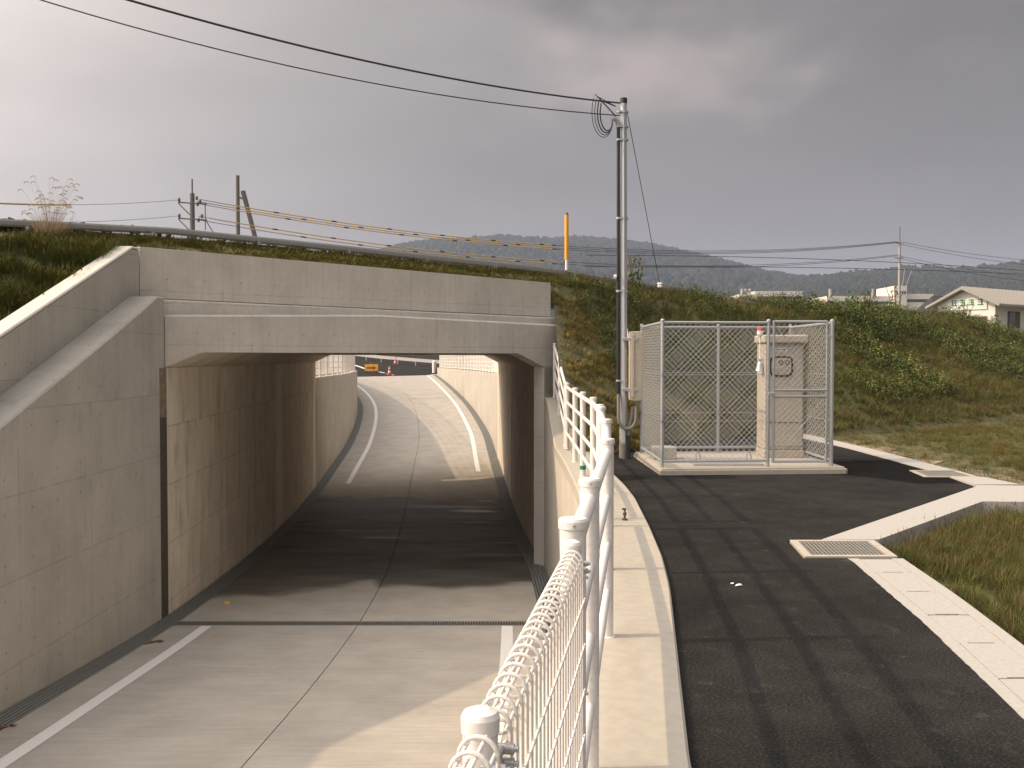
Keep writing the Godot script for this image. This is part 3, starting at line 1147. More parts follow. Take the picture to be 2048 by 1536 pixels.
	for i in ks.size() - 1:
		if i == 1:
			continue
		var k0: float = ks[i] + 0.004
		var k1: float = ks[i + 1] - 0.004
		var fx := [[12.0, 5.63], [14.1, 5.72], [17.0, 5.74], [19.0, 5.6], [22.4, 5.35]]
		var bx := [[12.0, 6.2], [13.2, 6.06], [16.0, 6.09], [18.3, 6.03], [22.4, 5.80]]
		b = MB.new()
		b.prism([Vector2(lin(fx, k0), k0), Vector2(lin(bx, k0), k0), Vector2(lin(bx, k1), k1), Vector2(lin(fx, k1), k1)], -0.25, 0.008)
		part("kerb_stone", b, M.lid, kb)

func catch_pit(c: Array, label: String) -> void:
	var p := thing("catch_pit", label, "drain", V((c[0].x + c[2].x) / 2, 0, (c[0].y + c[2].y) / 2), "grated catch pits")
	var mid: Vector2 = (c[0] + c[1] + c[2] + c[3]) / 4.0
	var i4 := []
	for k in 4:
		var to: Vector2 = mid - c[k]
		i4.append(c[k] + to * 0.17)
	for k in 4:
		var k2 := (k + 1) % 4
		var b := MB.new()
		b.prism([c[k], c[k2], i4[k2], i4[k]], -0.3, 0.009)
		part("frame", b, M.coping, p)
	var fl := MB.new()
	fl.prism(i4, -0.42, -0.32)
	part("pit_floor", fl, M.pit, p)
	var g := MB.new()
	for k in 19:
		var s := (k + 0.5) / 19.0
		var a: Vector2 = i4[0].lerp(i4[1], s)
		var d: Vector2 = i4[3].lerp(i4[2], s)
		var va := V(a.x, -0.010, a.y)
		var vd := V(d.x, -0.010, d.y)
		g.box((va + vd) / 2, Vector3(0.010, 0.03, (va - vd).length()), Basis.looking_at((va - vd).normalized(), Vector3.UP))
	for k in 9:
		var s := (k + 0.5) / 9.0
		var a: Vector2 = i4[0].lerp(i4[3], s)
		var d: Vector2 = i4[1].lerp(i4[2], s)
		var va := V(a.x, -0.004, a.y)
		var vd := V(d.x, -0.004, d.y)
		g.box((va + vd) / 2, Vector3(0.010, 0.014, (va - vd).length()), Basis.looking_at((va - vd).normalized(), Vector3.UP))
	part("grating", g, M.grate2, p)

# ------------------------------------------------------------------ the junction past the tunnel
func far_y(dd: float) -> float:
	return 0.06 + (dd - 79.4) * 0.05

func build_far_end() -> void:
	var b := MB.new()
	sheet(b, [[V(-60, far_y(79.42), 79.42), V(-3, far_y(79.42), 79.42)], [V(-60, far_y(90), 90), V(2, far_y(90), 90)], [V(-60, far_y(117), 117), V(2, far_y(117), 117)]])
	var r := solo("junction_road", b, M.asphalt, "dark asphalt road at the top of the far ramp", "", "", "structure")
	for sp in [[-9.6, 80.8, 0.0], [-10.6, 83.2, 0.0], [-11.7, 85.8, 0.0], [-12.9, 88.6, 0.0]]:
		b = MB.new()
		var x: float = sp[0]
		var q: float = sp[1]
		sheet(b, [[V(x - 0.1, far_y(q) + 0.006, q), V(x + 0.12, far_y(q) + 0.006, q)], [V(x - 0.8, far_y(q + 1.7) + 0.006, q + 1.7), V(x - 0.58, far_y(q + 1.7) + 0.006, q + 1.7)]])
		part("dashed_line", b, M.paint, r)
	b = MB.new()
	sheet(b, [[V(-13.6, far_y(90.4) + 0.006, 90.4), V(-13.3, far_y(90.4) + 0.006, 90.4)], [V(-18.3, far_y(104) + 0.006, 104), V(-17.9, far_y(104) + 0.006, 104)]])
	part("edge_line", b, M.paint, r)
	# hooked end of the edge line
	b = MB.new()
	sheet(b, [[V(-7.0, far_y(79.7) + 0.006, 79.7), V(-5.5, far_y(82.2) + 0.006, 82.2)], [V(-7.1, far_y(80.2) + 0.006, 80.2), V(-5.5, far_y(82.8) + 0.006, 82.8)]])
	part("edge_line", b, M.paint, r)
	# low guard rail and hedge across the junction
	var g := thing("far_guard_rail", "low grey guard rail crossing the junction beyond the tunnel", "guard rail", V(-10, far_y(95), 95))
	var gb := MB.new()
	var pts := [V(-5.5, far_y(89.0) + 0.55, 89.0), V(-9.0, far_y(93.5) + 0.55, 93.5), V(-13, far_y(99.5) + 0.52, 99.5), V(-17, far_y(106.5) + 0.5, 106.5)]
	for i in 3:
		var secs := []
		for k in 2:
			var c: Vector3 = pts[i + k]
			secs.append([c + Vector3(0, -0.15, 0.03), c + Vector3(0, 0.15, 0.03), c + Vector3(0, 0.15, -0.03), c + Vector3(0, -0.15, -0.03)])
		gb.loft(secs)
	part("beam", gb, M.pole_pale, g)
	for i in 4:
		for k in 2:
			if i == 3 and k == 1:
				continue
			var c: Vector3 = pts[i] if k == 0 else (pts[i] + pts[i + 1]) / 2.0
			var pb := MB.new()
			pb.tube([c + Vector3(0, -0.65, -0.08), c + Vector3(0, 0.1, -0.08)], 0.06, 6)
			part("post", pb, M.pole_pale, g)
	# cones, sign
	var spots := [[686, 0.0, 82.6, -13.9], [0, 0.0, 85.0, -12.0], [0, 0.0, 81.2, -9.95], [0, 0.0, 96.0, -11.2], [0, 0, 108.0, -20.6], [0, 0, 50.0, -14.4]]
	var names := ["red and white traffic cone left of the yellow arrow sign", "red and white traffic cone right of the yellow arrow sign", "red and white traffic cone at the near end of the dashed line", "red and white traffic cone just under the tunnel roof edge behind the others", "small distant traffic cone at the left end of the guard rail", "traffic cone behind the white fence left of the far ramp"]
	for i in spots.size():
		var x: float = spots[i][3]
		var q: float = spots[i][2]
		traffic_cone(V(x, far_y(q) if q > 60.0 else 0.72, q), names[i])
	var s := thing("arrow_sign", "yellow roadwork sign board with a red arrow pointing right", "sign", V(-11.75, far_y(83.6), 83.6))
	var o: Vector3 = s.position
	var sb := MB.new()
	sb.box(o + Vector3(0, 0.42, 0), Vector3(1.1, 0.56, 0.04), Basis.IDENTITY, 0.012)
	part("board", sb, M.signy, s)
	var ar := MB.new()
	var ring0 := []
	var ring1 := []
	for p in [Vector2(-0.42, -0.07), Vector2(0.12, -0.07), Vector2(0.12, -0.17), Vector2(0.44, 0.0), Vector2(0.12, 0.17), Vector2(0.12, 0.07), Vector2(-0.42, 0.07)]:
		ring0.append(o + Vector3(p.x, 0.42 + p.y, 0.021)); ring1.append(o + Vector3(p.x, 0.42 + p.y, 0.03))
	ar.loft([ring0, ring1])
	part("arrow", ar, M.arrow, s)
	for k in [-0.45, 0.45]:
		var lg := MB.new()
		lg.box(o + Vector3(k, 0.08, 0.0), Vector3(0.04, 0.16, 0.3))
		part("leg", lg, M.black, s)
	# kerb end of the sunlit wall: white post
	var wp := MB.new()
	wp.lathe(V(-6.3, 0.3, 81.0), [Vector2(0, 0), Vector2(0.16, 0), Vector2(0.16, 0.9), Vector2(0.1, 1.0), Vector2(0, 1.02)], 10)
	solo("bollard", wp, M.paint, "white bollard at the far end of the sunlit fence", "bollard")

func traffic_cone(at: Vector3, label: String) -> void:
	var c := thing("traffic_cone", label, "traffic cone", at, "traffic cones at the junction")
	var b := MB.new()
	b.box(at + Vector3(0, 0.03, 0), Vector3(0.38, 0.06, 0.38), Basis.IDENTITY, 0.01)
	part("base", b, M.cone, c)
	var r := 0.15
	var y := 0.06
	for k in 5:
		var y1 := y + 0.135
		var r1 := r - 0.024
		b = MB.new()
		b.lathe(at, [Vector2(r, y), Vector2(r1, y1)], 12)
		if k == 4:
			b.lathe(at, [Vector2(r1, y1), Vector2(0, y1 + 0.01)], 12)
		part("white_band" if k % 2 == 1 else "red_band", b, M.paint if k % 2 == 1 else M.cone, c)
		y = y1
		r = r1

# ------------------------------------------------------------------ railway edge on the embankment
func rail_at(s: float) -> Vector3:
	# s along the crest from the point behind the left end of the parapet
	var y := lin([[-4.0, 3.50], [-2.8, 3.57], [0.0, 3.69], [4.5, 3.66], [9.2, 3.62], [13.0, 3.46], [20.0, 3.1]], s)
	return Vector3(-5.77 + 0.70 * s, y, -17.0 - 0.714 * s)

func build_railway() -> void:
	var r := thing("ballast_rail", "long grey ballast retaining rail along the top of the embankment", "rail", rail_at(0) - Vector3(0, 0.3, 0))
	var b := MB.new()
	var secs := []
	var s := -14.0
	while s <= 19.0:
		var c := rail_at(s)
		var nn := Vector3(0.714, 0, 0.70)
		var h := 0.055 if s < 0 else lerpf(0.055, 0.075, clampf(s / 9.0, 0, 1))
		secs.append([c - nn * 0.03 + Vector3(0, -h, 0), c + nn * 0.03 + Vector3(0, -h, 0), c + nn * 0.045 + Vector3(0, -h * 0.5, 0), c + nn * 0.045 + Vector3(0, h * 0.5, 0), c + nn * 0.03 + Vector3(0, h, 0), c - nn * 0.03 + Vector3(0, h, 0)])
		s += 0.5
	b.loft(secs)
	part("rail", b, M.rail, r)
	for k in range(-3, 9):
		var c := rail_at(-0.35 + 2.0 * k)
		b = MB.new()
		b.tube([c + Vector3(0.03, -0.5, 0.03), c + Vector3(0.03, -0.04, 0.03)], 0.03, 6)
		b.box(c + Vector3(0.055, -0.075, 0.055), Vector3(0.05, 0.05, 0.05))
		part("bracket", b, M.rail, r)
	# ballast heaped behind it
	var t := MB.new()
	var sd := RandomNumberGenerator.new()
	sd.seed = 77
	for k in 520:
		var a := sd.randf_range(-14.0, -0.2) if k < 400 else sd.randf_range(-0.2, 16.0)
		var c := rail_at(a)
		var back := sd.randf_range(0.03, 0.5)
		var h := 0.02 if k < 400 else -0.07
		c += Vector3(-0.714, 0, -0.70) * back
		var rr := sd.randf_range(0.03, 0.055)
		c.y += h + sd.randf_range(-0.04, 0.035) * clampf(-a * 0.3 if a < 0 else 0.2, 0.2, 1.0)
		t.box(c, Vector3(rr * 2, rr * 1.6, rr * 1.8), Basis.from_euler(Vector3(sd.randf() * 3, sd.randf() * 3, sd.randf() * 3)), rr * 0.35)
	var o := solo("ballast", t, M.stone, "dark railway ballast stones heaped behind the grey rail", "ballast", "", "stuff")
	var f := MB.new()
	sheet(f, [[rail_at(-14) + Vector3(0, -0.06, 0), rail_at(2) + Vector3(0, -0.08, 0), rail_at(19) + Vector3(0, -0.1, 0)], [rail_at(-14) + Vector3(-4, 0.0, -4), rail_at(2) + Vector3(-4, -0.05, -4), rail_at(19) + Vector3(-4, -0.1, -4)]])
	solo("ballast_bed", f, M.stone, "flat ballast bed behind the grey rail", "", "", "structure")
	# yellow marker post
	var mp := thing("marker_post", "tall yellow marker post with white foot on the railway crest", "post", V(1.36, 3.45, 25.0))
	b = MB.new()
	b.tube([V(1.36, 3.3, 25.0), V(1.36, 4.05, 25.0)], 0.035, 8)
	part("foot", b, M.white, mp)
	b = MB.new()
	b.tube([V(1.36, 4.0, 25.0), V(1.36, 5.10, 25.0)], 0.05, 8)
	part("sleeve", b, M.yellow, mp)
	b = MB.new()
	b.tube([V(1.36, 5.10, 25.0), V(1.36, 5.15, 25.0)], 0.04, 8)
	part("cap", b, M.pole_far, mp)

# ------------------------------------------------------------------ distance
func ridge(prof: Array, dist: float, depth: float, sd: int, called: String, label: String) -> void:
	var nz := fnl(sd, 0.045, 3)
	var nb := fnl(sd + 1, 0.006, 3)
	var b := MB.new()
	var n := 300
	var rows := []
	var pts := []
	for j in 34:
		var s := j / 33.0
		var row := []
		for i in n + 1:
			var u: float = lerpf(prof[0][0], prof[prof.size() - 1][0], float(i) / n)
			var h: float = 1.55 + (715.0 - lut(prof, u)) * dist / 2000.0
			var dd := dist - depth * (1.0 - s)
			var x := (u - 1024.0) / 2000.0 * dist
			var y := h * pow(s, 0.8) + nb.get_noise_2d(x, dd) * 40.0 * s * (1.0 - s) + absf(nz.get_noise_2d(x, dd)) * 3.0 * minf(1.0, s * 4.0) - 6.0
			row.append(V(x, y, dd))
		rows.append(row)
	# back side
	var back := []
	for i in n + 1:
		var p: Vector3 = rows[33][i]
		back.append(Vector3(p.x, -5.0, p.z - depth))
	rows.append(back)
	sheet(b, rows)
	solo(called, b, M.forest, label, "", "", "structure")
	# the wood on it
	var rg := RandomNumberGenerator.new()
	rg.seed = sd
	var meshes := []
	for v in 3:
		meshes.append(crown_mesh(sd + v))
	var sp := []
	for k in 15000:
		var u := rg.randf() * n
		var w := pow(rg.randf(), 0.55) * 32.9
		var i := int(u)
		var j := int(w)
		var p: Vector3 = rows[j][i].lerp(rows[j + 1][mini(i + 1, n)], rg.randf()) if i < n else rows[j][i]
		var t := rg.randf_range(0.85, 1.15)
		sp.append([p + Vector3(0, 1.0, 0), rg.randf_range(3.0, 6.5) * dist / 1500.0, Color(t, t * rg.randf_range(0.9, 1.1), t)])
	scatter("hill_woods", "dense " + ("far" if dist > 1500.0 else "nearer") + " woodland covering the " + ("hill behind the yellow post" if dist > 1500.0 else "ridge on the right"), "woods", meshes, sp)

func crown_mesh(sd: int) -> ArrayMesh:
	var r := RandomNumberGenerator.new()
	r.seed = sd
	var nz := fnl(sd, 0.9, 2)
	var st := SurfaceTool.new()
	st.begin(Mesh.PRIMITIVE_TRIANGLES)
	var A := 9
	var E := 5
	var pt := func(i: int, j: int) -> Vector3:
		var el := lerpf(-0.6, PI / 2, float(j) / E)
		var d := Vector3(cos(TAU * (i % A) / A) * cos(el), sin(el) * 1.25, sin(TAU * (i % A) / A) * cos(el))
		return d * (1.0 + 0.55 * nz.get_noise_3dv(d * 1.7))
	for i in A:
		for j in E:
			st.set_color(Color(0.014, 0.020, 0.013).lerp(Color(0.034, 0.038, 0.02), r.randf()))
			for q in [pt.call(i, j), pt.call(i, j + 1), pt.call(i + 1, j + 1), pt.call(i, j), pt.call(i + 1, j + 1), pt.call(i + 1, j)]:
				st.add_vertex(q)
	st.generate_normals()
	var am := st.commit()
	am.surface_set_material(0, M.crown)
	return am

func build_hills() -> void:
	ridge([[300.0, 640.0], [600.0, 560.0], [780.0, 498.0], [850.0, 484.0], [920.0, 481.0], [1000.0, 474.0], [1060.0, 477.0], [1110.0, 480.0], [1160.0, 476.0], [1210.0, 481.0], [1300.0, 492.0], [1400.0, 514.0], [1480.0, 537.0], [1560.0, 556.0], [1650.0, 580.0], [1800.0, 620.0]], 1700.0, 900.0, 501, "hill", "wooded hill behind the yellow post")
	ridge([[1300.0, 660.0], [1450.0, 590.0], [1520.0, 566.0], [1600.0, 552.0], [1660.0, 549.0], [1740.0, 540.0], [1830.0, 533.0], [1900.0, 537.0], [1980.0, 531.0], [2060.0, 521.0], [2200.0, 512.0], [2400.0, 520.0], [2700.0, 560.0]], 1150.0, 600.0, 511, "hill", "nearer wooded ridge on the right")

func build_houses() -> void:
	# cream house with a gable towards the railway
	var at := V(29.0, 0.0, 64.0)
	var h := thing("house", "cream house with pale tiled gable roof and a green lettered sign", "house", at)
	var yaw := Basis(Vector3.UP, deg_to_rad(-53.0))
	var T := func(x: float, y: float, z: float) -> Vector3:
		return at + yaw * Vector3(x, y, z)
	var b := MB.new()
	var wid := 1.9
	var lo := []
	var hi := []
	for p in [[-wid, 0.0], [wid, 0.0], [wid, 4.95], [0.0, 5.85], [-wid, 4.95]]:
		lo.append(T.call(p[0], p[1], 0.0)); hi.append(T.call(p[0], p[1], -11.0))
	b.loft([lo, hi])
	part("wall", b, M.plaster, h)
	for s in [-1.0, 1.0]:
		b = MB.new()
		var r0 := []
		var r1 := []
		for p in [[0.0, 5.88], [s * 2.45, 4.72], [s * 2.45, 4.86], [0.0, 6.04]]:
			r0.append(T.call(p[0], p[1], 0.6)); r1.append(T.call(p[0], p[1], -11.5))
		b.loft([r0, r1])
		var rf := part("roof", b, M.roof, h)
		for k in 30:
			var tb := MB.new()
			var z := 0.45 - k * 0.4
			tb.tube([T.call(0.0, 6.06, z), T.call(s * 2.45, 4.88, z)], 0.045, 5)
			part("roof_tile_row", tb, M.roof, rf)
	# sign on the gable
	b = MB.new()
	b.box(T.call(0.1, 4.95, 0.05), Vector3(2.6, 0.72, 0.06), yaw)
	var sg := part("sign_board", b, M.paint, h)
	for k in 4:
		var g := MB.new()
		var cx := -0.75 + k * 0.58
		for st in [[0.0, 0.2, 0.36, 0.06], [0.0, 0.04, 0.3, 0.05], [0.0, -0.16, 0.38, 0.06], [-0.1 + 0.06 * k, 0.03, 0.06, 0.4], [0.11, -0.05, 0.05, 0.26]]:
			g.box(T.call(cx + st[0], 5.03 + st[1] * 0.85, 0.09), Vector3(st[2], st[3], 0.02), yaw)
		part("green_letter", g, M.green, sg)
	for w in [[-0.85, 3.6, 1.0, 1.1], [0.85, 3.6, 1.1, 1.1]]:
		b = MB.new()
		b.box(T.call(w[0], w[1], 0.02), Vector3(w[2], w[3], 0.06), yaw)
		var wi := part("window", b, M.wood, h)
		b = MB.new()
		b.box(T.call(w[0], w[1], 0.06), Vector3(w[2] - 0.14, w[3] - 0.14, 0.03), yaw)
		part("pane", b, M.glass, wi)
	for w in [-2.3, -6.0]:
		b = MB.new()
		b.box(T.call(wid + 0.02, 3.95, w), Vector3(0.08, 1.05, 1.5), yaw)
		var wi := part("window", b, M.wood, h)
		b = MB.new()
		b.box(T.call(wid + 0.06, 3.95, w + 0.3), Vector3(0.04, 0.9, 0.75), yaw)
		part("pane", b, M.glass, wi)
	# dark roofed house behind
	var k0 := V(36.8, 0, 82.0)
	var dk := thing("house", "dark grey roofed house half hidden left of the cream house", "house", k0)
	b = MB.new()
	b.box(k0 + Vector3(0, 2.0, 0), Vector3(7.0, 4.0, 6.0))
	part("wall", b, M.plaster, dk)
	b = MB.new()
	lo = []; hi = []
	for p in [[-4.2, 3.9], [4.2, 3.9], [0.0, 6.6]]:
		lo.append(k0 + Vector3(-4.0 + 0.0, p[1], p[0])); hi.append(k0 + Vector3(4.2, p[1], p[0]))
	lo[2] += Vector3(1.6, 0, 0)
	b.loft([lo, hi])
	part("roof", b, M.roof_dark, dk)
	# white works building far off
	var f0 := V(112.0, 0.0, 380.0)
	var fb := thing("factory", "long white factory building far away below the hills", "building", f0)
	for bl in [[86.0, 93.0, 25.5, 0.0], [93.0, 111.5, 27.0, 4.0], [111.5, 120.0, 24.0, 8.0], [120.0, 134.0, 25.0, 2.0], [134.0, 146.5, 25.2, 6.0], [146.5, 151.0, 29.0, 3.0], [151.0, 162.0, 26.0, 5.0]]:
		b = MB.new()
		b.box(V((bl[0] + bl[1]) / 2, bl[2] / 2, 380.0 + bl[3] + 10.0), Vector3(bl[1] - bl[0] - 0.05, bl[2], 20.0))
		part("block", b, M.factory, fb)
		b = MB.new()
		b.box(V((bl[0] + bl[1]) / 2, bl[2] - 2.6, 380.0 + bl[3] - 0.05), Vector3(bl[1] - bl[0] - 1.0, 1.1, 0.16))
		part("window_band", b, M.glass, fb)
	for tk in [90.0, 91.6, 88.6, 122.5, 139.0]:
		b = MB.new()
		b.tube([V(tk, 24.9, 386.0), V(tk, 28.0, 386.0)], 0.55, 8)
		part("roof_vent", b, M.pole_pale, fb)

# ------------------------------------------------------------------ wire fence beside the camera
func build_near_fence() -> void:
	var posts := [V(-0.235, 0.035, 0.09), V(-0.042, 0.035, 1.312), V(0.151, 0.035, 2.53)]
	var f := thing("mesh_fence", "white welded wire fence with curled top beside the camera", "fence", posts[1])
	for p in posts:
		var b := MB.new()
		b.tube([p, p + Vector3(0, 1.025, 0)], 0.0235, 20, false)
		var o := part("post", b, M.white, f)
		b = MB.new()
		b.lathe(p + Vector3(0, 1.02, 0), [Vector2(0.0235, -0.004), Vector2(0.0255, 0.0), Vector2(0.026, 0.02), Vector2(0.0225, 0.027), Vector2(0.012, 0.0315), Vector2(0, 0.0325)], 24)
		part("cap", b, M.white, o)
	for i in 2:
		var a: Vector3 = posts[i]
		var c: Vector3 = posts[i + 1]
		var dir := (c - a).normalized()
		var right := dir.cross(Vector3.UP).normalized()
		var l := (c - a).length()
		# one upright whose top curls into a ring
		var wb := MB.new()
		var pth := []
		var R := 0.026
		pth.append(right * 0.033 + Vector3(0, 0.05, 0))
		pth.append(right * 0.033 + Vector3(0, 0.5, 0))
		for k in 17:
			var an := -0.1 + TAU * 0.93 * k / 16.0
			pth.append(right * (0.033 - R + R * cos(an)) + Vector3(0, 1.005 + R * 1.05 * sin(an), 0) + dir * 0.0003 * k)
		wb.tube(pth, 0.0031, 7, true)
		var wm := wb.mesh(M.mesh_white)
		var n := int(l / 0.05)
		for k in range(1, n):
			inst("upright_wire", wm, Transform3D(Basis.IDENTITY, a + dir * (l * k / n) - f.position), f)
		var st := a + dir * 0.03
		var en := c - dir * 0.03
		for h in [0.10, 0.22, 0.335, 0.45, 0.565, 0.68, 0.795, 0.91]:
			var b := MB.new()
			b.tube([st + right * 0.0375 + Vector3(0, h, 0), en + right * 0.0375 + Vector3(0, h, 0)], 0.0028, 7)
			part("cross_wire", b, M.mesh_white, f)
		for an in [0.15, 1.25, 2.5, 3.7]:
			var b := MB.new()
			var off := right * (0.033 - R + (R - 0.005) * cos(an)) + Vector3(0, 1.005 + (R - 0.005) * sin(an), 0)
			b.tube([st + off, en + off], 0.0028, 7)
			part("cross_wire", b, M.mesh_white, f)
	# clamps and bolts on the posts
	for p in posts:
		for h in [0.985, 0.965, 0.67, 0.33]:
			for s in ([-0.035, 0.035] if h > 0.9 else [-0.03]):
				var b := MB.new()
				var dir := Vector3(0.156, 0, -0.988)
				var right := dir.cross(Vector3.UP).normalized()
				var c: Vector3 = p + Vector3(0, h, 0) + dir * s + right * 0.028
				b.tube([c - right * 0.012, c + right * 0.012], 0.0075, 6)
				b.tube([c + right * 0.012, c + right * 0.018], 0.0045, 8)
				b.box(p + Vector3(0, h, 0) + dir * s * 0.6 + right * 0.017, Vector3(0.02, 0.012, 0.04), Basis.looking_at(dir, Vector3.UP), 0.002)
				part("clamp_bolt", b, M.galv, f)

# ------------------------------------------------------------------ pipe railings
func railing(pts: Array, label: String, hs: Array) -> Node3D:
	var r := thing("pipe_railing", label, "railing", pts[0], "white pipe railings along the ramp")
	for p in pts:
		var b := MB.new()
		b.tube([p - Vector3(0, 0.02, 0), p + Vector3(0, 1.06, 0)], 0.036, 18, false)
		var o := part("post", b, M.white, r)
		b = MB.new()
		b.lathe(p + Vector3(0, 1.055, 0), [Vector2(0.036, -0.003), Vector2(0.0405, 0.0), Vector2(0.041, 0.02), Vector2(0.037, 0.027), Vector2(0.0, 0.031)], 20)
		part("cap", b, M.white, o)
		b = MB.new()
		var sc: Vector3 = p + Vector3(0.0, 1.066, 0.041)
		b.tube([sc - Vector3(0, 0, 0.004), sc + Vector3(0, 0, 0.003)], 0.004, 8)
		part("cap_screw", b, M.galv, o)
		b = MB.new()
		b.lathe(p, [Vector2(0.036, 0.012), Vector2(0.048, 0.008), Vector2(0.05, 0.0)], 16)
		part("base_collar", b, M.white, o)
	for i in pts.size() - 1:
		for k in hs.size():
			var b := MB.new()
			var up := Vector3(0, hs[k], 0)
			b.tube([pts[i] + up, pts[i + 1] + up], 0.027 if k == hs.size() - 1 else 0.0225, 12, false)
			part("rail", b, M.white, r)
	return r

func build_railings() -> void:
	var hs := [0.25, 0.505, 0.76, 1.005]
	railing([V(0.167, 0.03, 2.72), V(0.282, 0.03, 3.62), V(0.515, 0.03, 5.40), V(0.672, 0.03, 7.12), V(0.80, 0.03, 8.95)], "white pipe railing nearest the camera beyond the wire fence", hs)
	railing([V(0.825, 0.03, 9.35), V(0.90, 0.03, 11.05), V(0.905, 0.03, 12.75), V(0.915, 0.03, 14.5), V(0.905, 0.05, 16.4)], "white pipe railing in the middle of the right ramp wall", hs)
	railing([V(0.90, 0.06, 16.75), V(0.885, 0.42, 18.5), V(0.85, 0.75, 19.85)], "white pipe railing climbing steeply to the portal corner", hs)

# ------------------------------------------------------------------ service pole
func catenary(a: Vector3, b: Vector3, sag: float, n := 24) -> Array:
	var p := []
	for i in n + 1:
		var t := float(i) / n
		p.append(a.lerp(b, t) - Vector3(0, sag * 4.0 * t * (1.0 - t), 0))
	return p

func build_service_pole() -> void:
	var o := V(1.712, 0, 15.35)
	var p := thing("service_pole", "slim galvanised steel service pole with black conduit beside the cage", "utility pole", o)
	var b := MB.new()
	b.tube([o + Vector3(0, -0.2, 0), o + Vector3(-0.01, 5.42, 0)], 0.062, 16, true, 0.05)
	part("pole", b, M.galv, p)
	b = MB.new()
	b.tube([o + Vector3(-0.01, 5.42, 0), o + Vector3(-0.01, 5.50, 0)], 0.054, 16)
	part("cap", b, M.black, p)
	b = MB.new()
	b.tube([o + Vector3(0, -0.05, 0), o + Vector3(0, 0.22, 0)], 0.066, 16)
	part("dark_base", b, M.conduit, p)  # darker sleeve round the lowest stretch of the pole
	b = MB.new()
	b.tube([o + Vector3(0.012, 0.25, 0.06), o + Vector3(-0.012, 5.2, 0.05)], 0.016, 8)
	part("cable_duct", b, M.galv, p)
	# black conduit and its loop
	var c := o + Vector3(-0.085, 0, 0.03)
	b = MB.new()
	b.tube([c + Vector3(0, 0.98, 0), c + Vector3(-0.008, 5.08, 0)], 0.026, 10)
	part("black_conduit", b, M.black, p)
	b = MB.new()
	var lp := []
	for k in 13:
		var an := PI + PI * k / 12.0
		lp.append(c + Vector3(0.135 + 0.135 * cos(an), 0.64 + 0.18 * sin(an), 0.06))
	lp.push_front(c + Vector3(0, 0.99, 0.03))
	lp.append(c + Vector3(0.27, 0.80, 0.06))
	b.tube(lp, 0.024, 8)
	part("flexible_conduit", b, M.conduit, p)
	b = MB.new()
	b.tube([c + Vector3(0.22, 0.8, 0.02), c + Vector3(0.215, 0.66, 0.02), c + Vector3(0.19, 0.56, 0.02), c + Vector3(0.165, 0.48, 0.02), c + Vector3(0.16, 0.34, 0.02)], 0.026, 8)
	part("flexible_conduit", b, M.conduit, p)
	b = MB.new()
	b.tube([c + Vector3(0.16, -0.1, 0.02), c + Vector3(0.16, 0.36, 0.02)], 0.028, 8)
	part("black_conduit", b, M.black, p)
	for h in [1.18, 2.55, 3.66, 4.85, 5.27, 5.05]:
		b = MB.new()
		b.lathe(o + Vector3(-0.005, h, 0), [Vector2(0.055, 0), Vector2(0.07, 0), Vector2(0.07, 0.03), Vector2(0.055, 0.03)], 14)
		b.lathe(c + Vector3(0, h, 0), [Vector2(0.024, 0), Vector2(0.036, 0), Vector2(0.036, 0.03), Vector2(0.024, 0.03)], 10)
		b.box(o + Vector3(-0.04, h + 0.015, 0.05), Vector3(0.07, 0.03, 0.03))
		part("band_clamp", b, M.galv, p)
	b = MB.new()
	b.tube([o + Vector3(-0.16, 0, 0.06) + Vector3(0, 2.78, 0), o + Vector3(-0.12, 2.78, 0.06)], 0.035, 8)
	part("white_fitting", b, M.porcelain, p)
	# entry head with drip loops
	b = MB.new()
	b.tube([c + Vector3(-0.01, 5.05, 0), c + Vector3(-0.02, 5.14, 0), c + Vector3(-0.07, 5.18, 0.02), c + Vector3(-0.12, 5.16, 0.03)], 0.035, 8)
	part("entry_head", b, M.galv, p)
	for k in 4:
		b = MB.new()
		var l2 := []
		for i in 15:
			var t := i / 14.0
			var an := lerpf(0.0, PI * 1.25, t)
			var r := 0.15 + 0.035 * k
			l2.append(c + Vector3(-0.10 - r * (1.0 - cos(an)) * 0.62, 5.14 - r * 1.1 * sin(an) + 0.2 * t * t, 0.02 * k))
		l2.append(c + Vector3(-0.05, 5.37 - (k % 2) * 0.15, 0.0))
		b.tube(l2, 0.010 if k < 2 else 0.006, 6)
		part("drip_loop", b, M.cable, p)
	# meter box strapped to the pole
	var bx := thing("meter_box", "cream meter box strapped to the steel pole behind the cage corner", "meter box", o + Vector3(0.17, 0.9, 0))
	b = MB.new()
	b.box(o + Vector3(0.195, 1.42, -0.09), Vector3(0.17, 1.06, 0.36), Basis.IDENTITY, 0.008)
	part("body", b, M.box, bx)
	b = MB.new()
	b.box(o + Vector3(0.125, 1.42, 0.105), Vector3(0.045, 0.96, 0.03), Basis.IDENTITY, 0.006)
	part("channel", b, M.box, bx)
	b = MB.new()
	b.box(o + Vector3(0.285, 1.42, -0.06), Vector3(0.012, 1.0, 0.28), Basis.IDENTITY, 0.004)
	part("door", b, M.box, bx)
	for h in [1.06, 1.83]:
		b = MB.new()
		b.box(o + Vector3(0.09, h, 0.09), Vector3(0.24, 0.05, 0.05), Basis.IDENTITY, 0.006)
		part("strap_bracket", b, M.galv, bx)
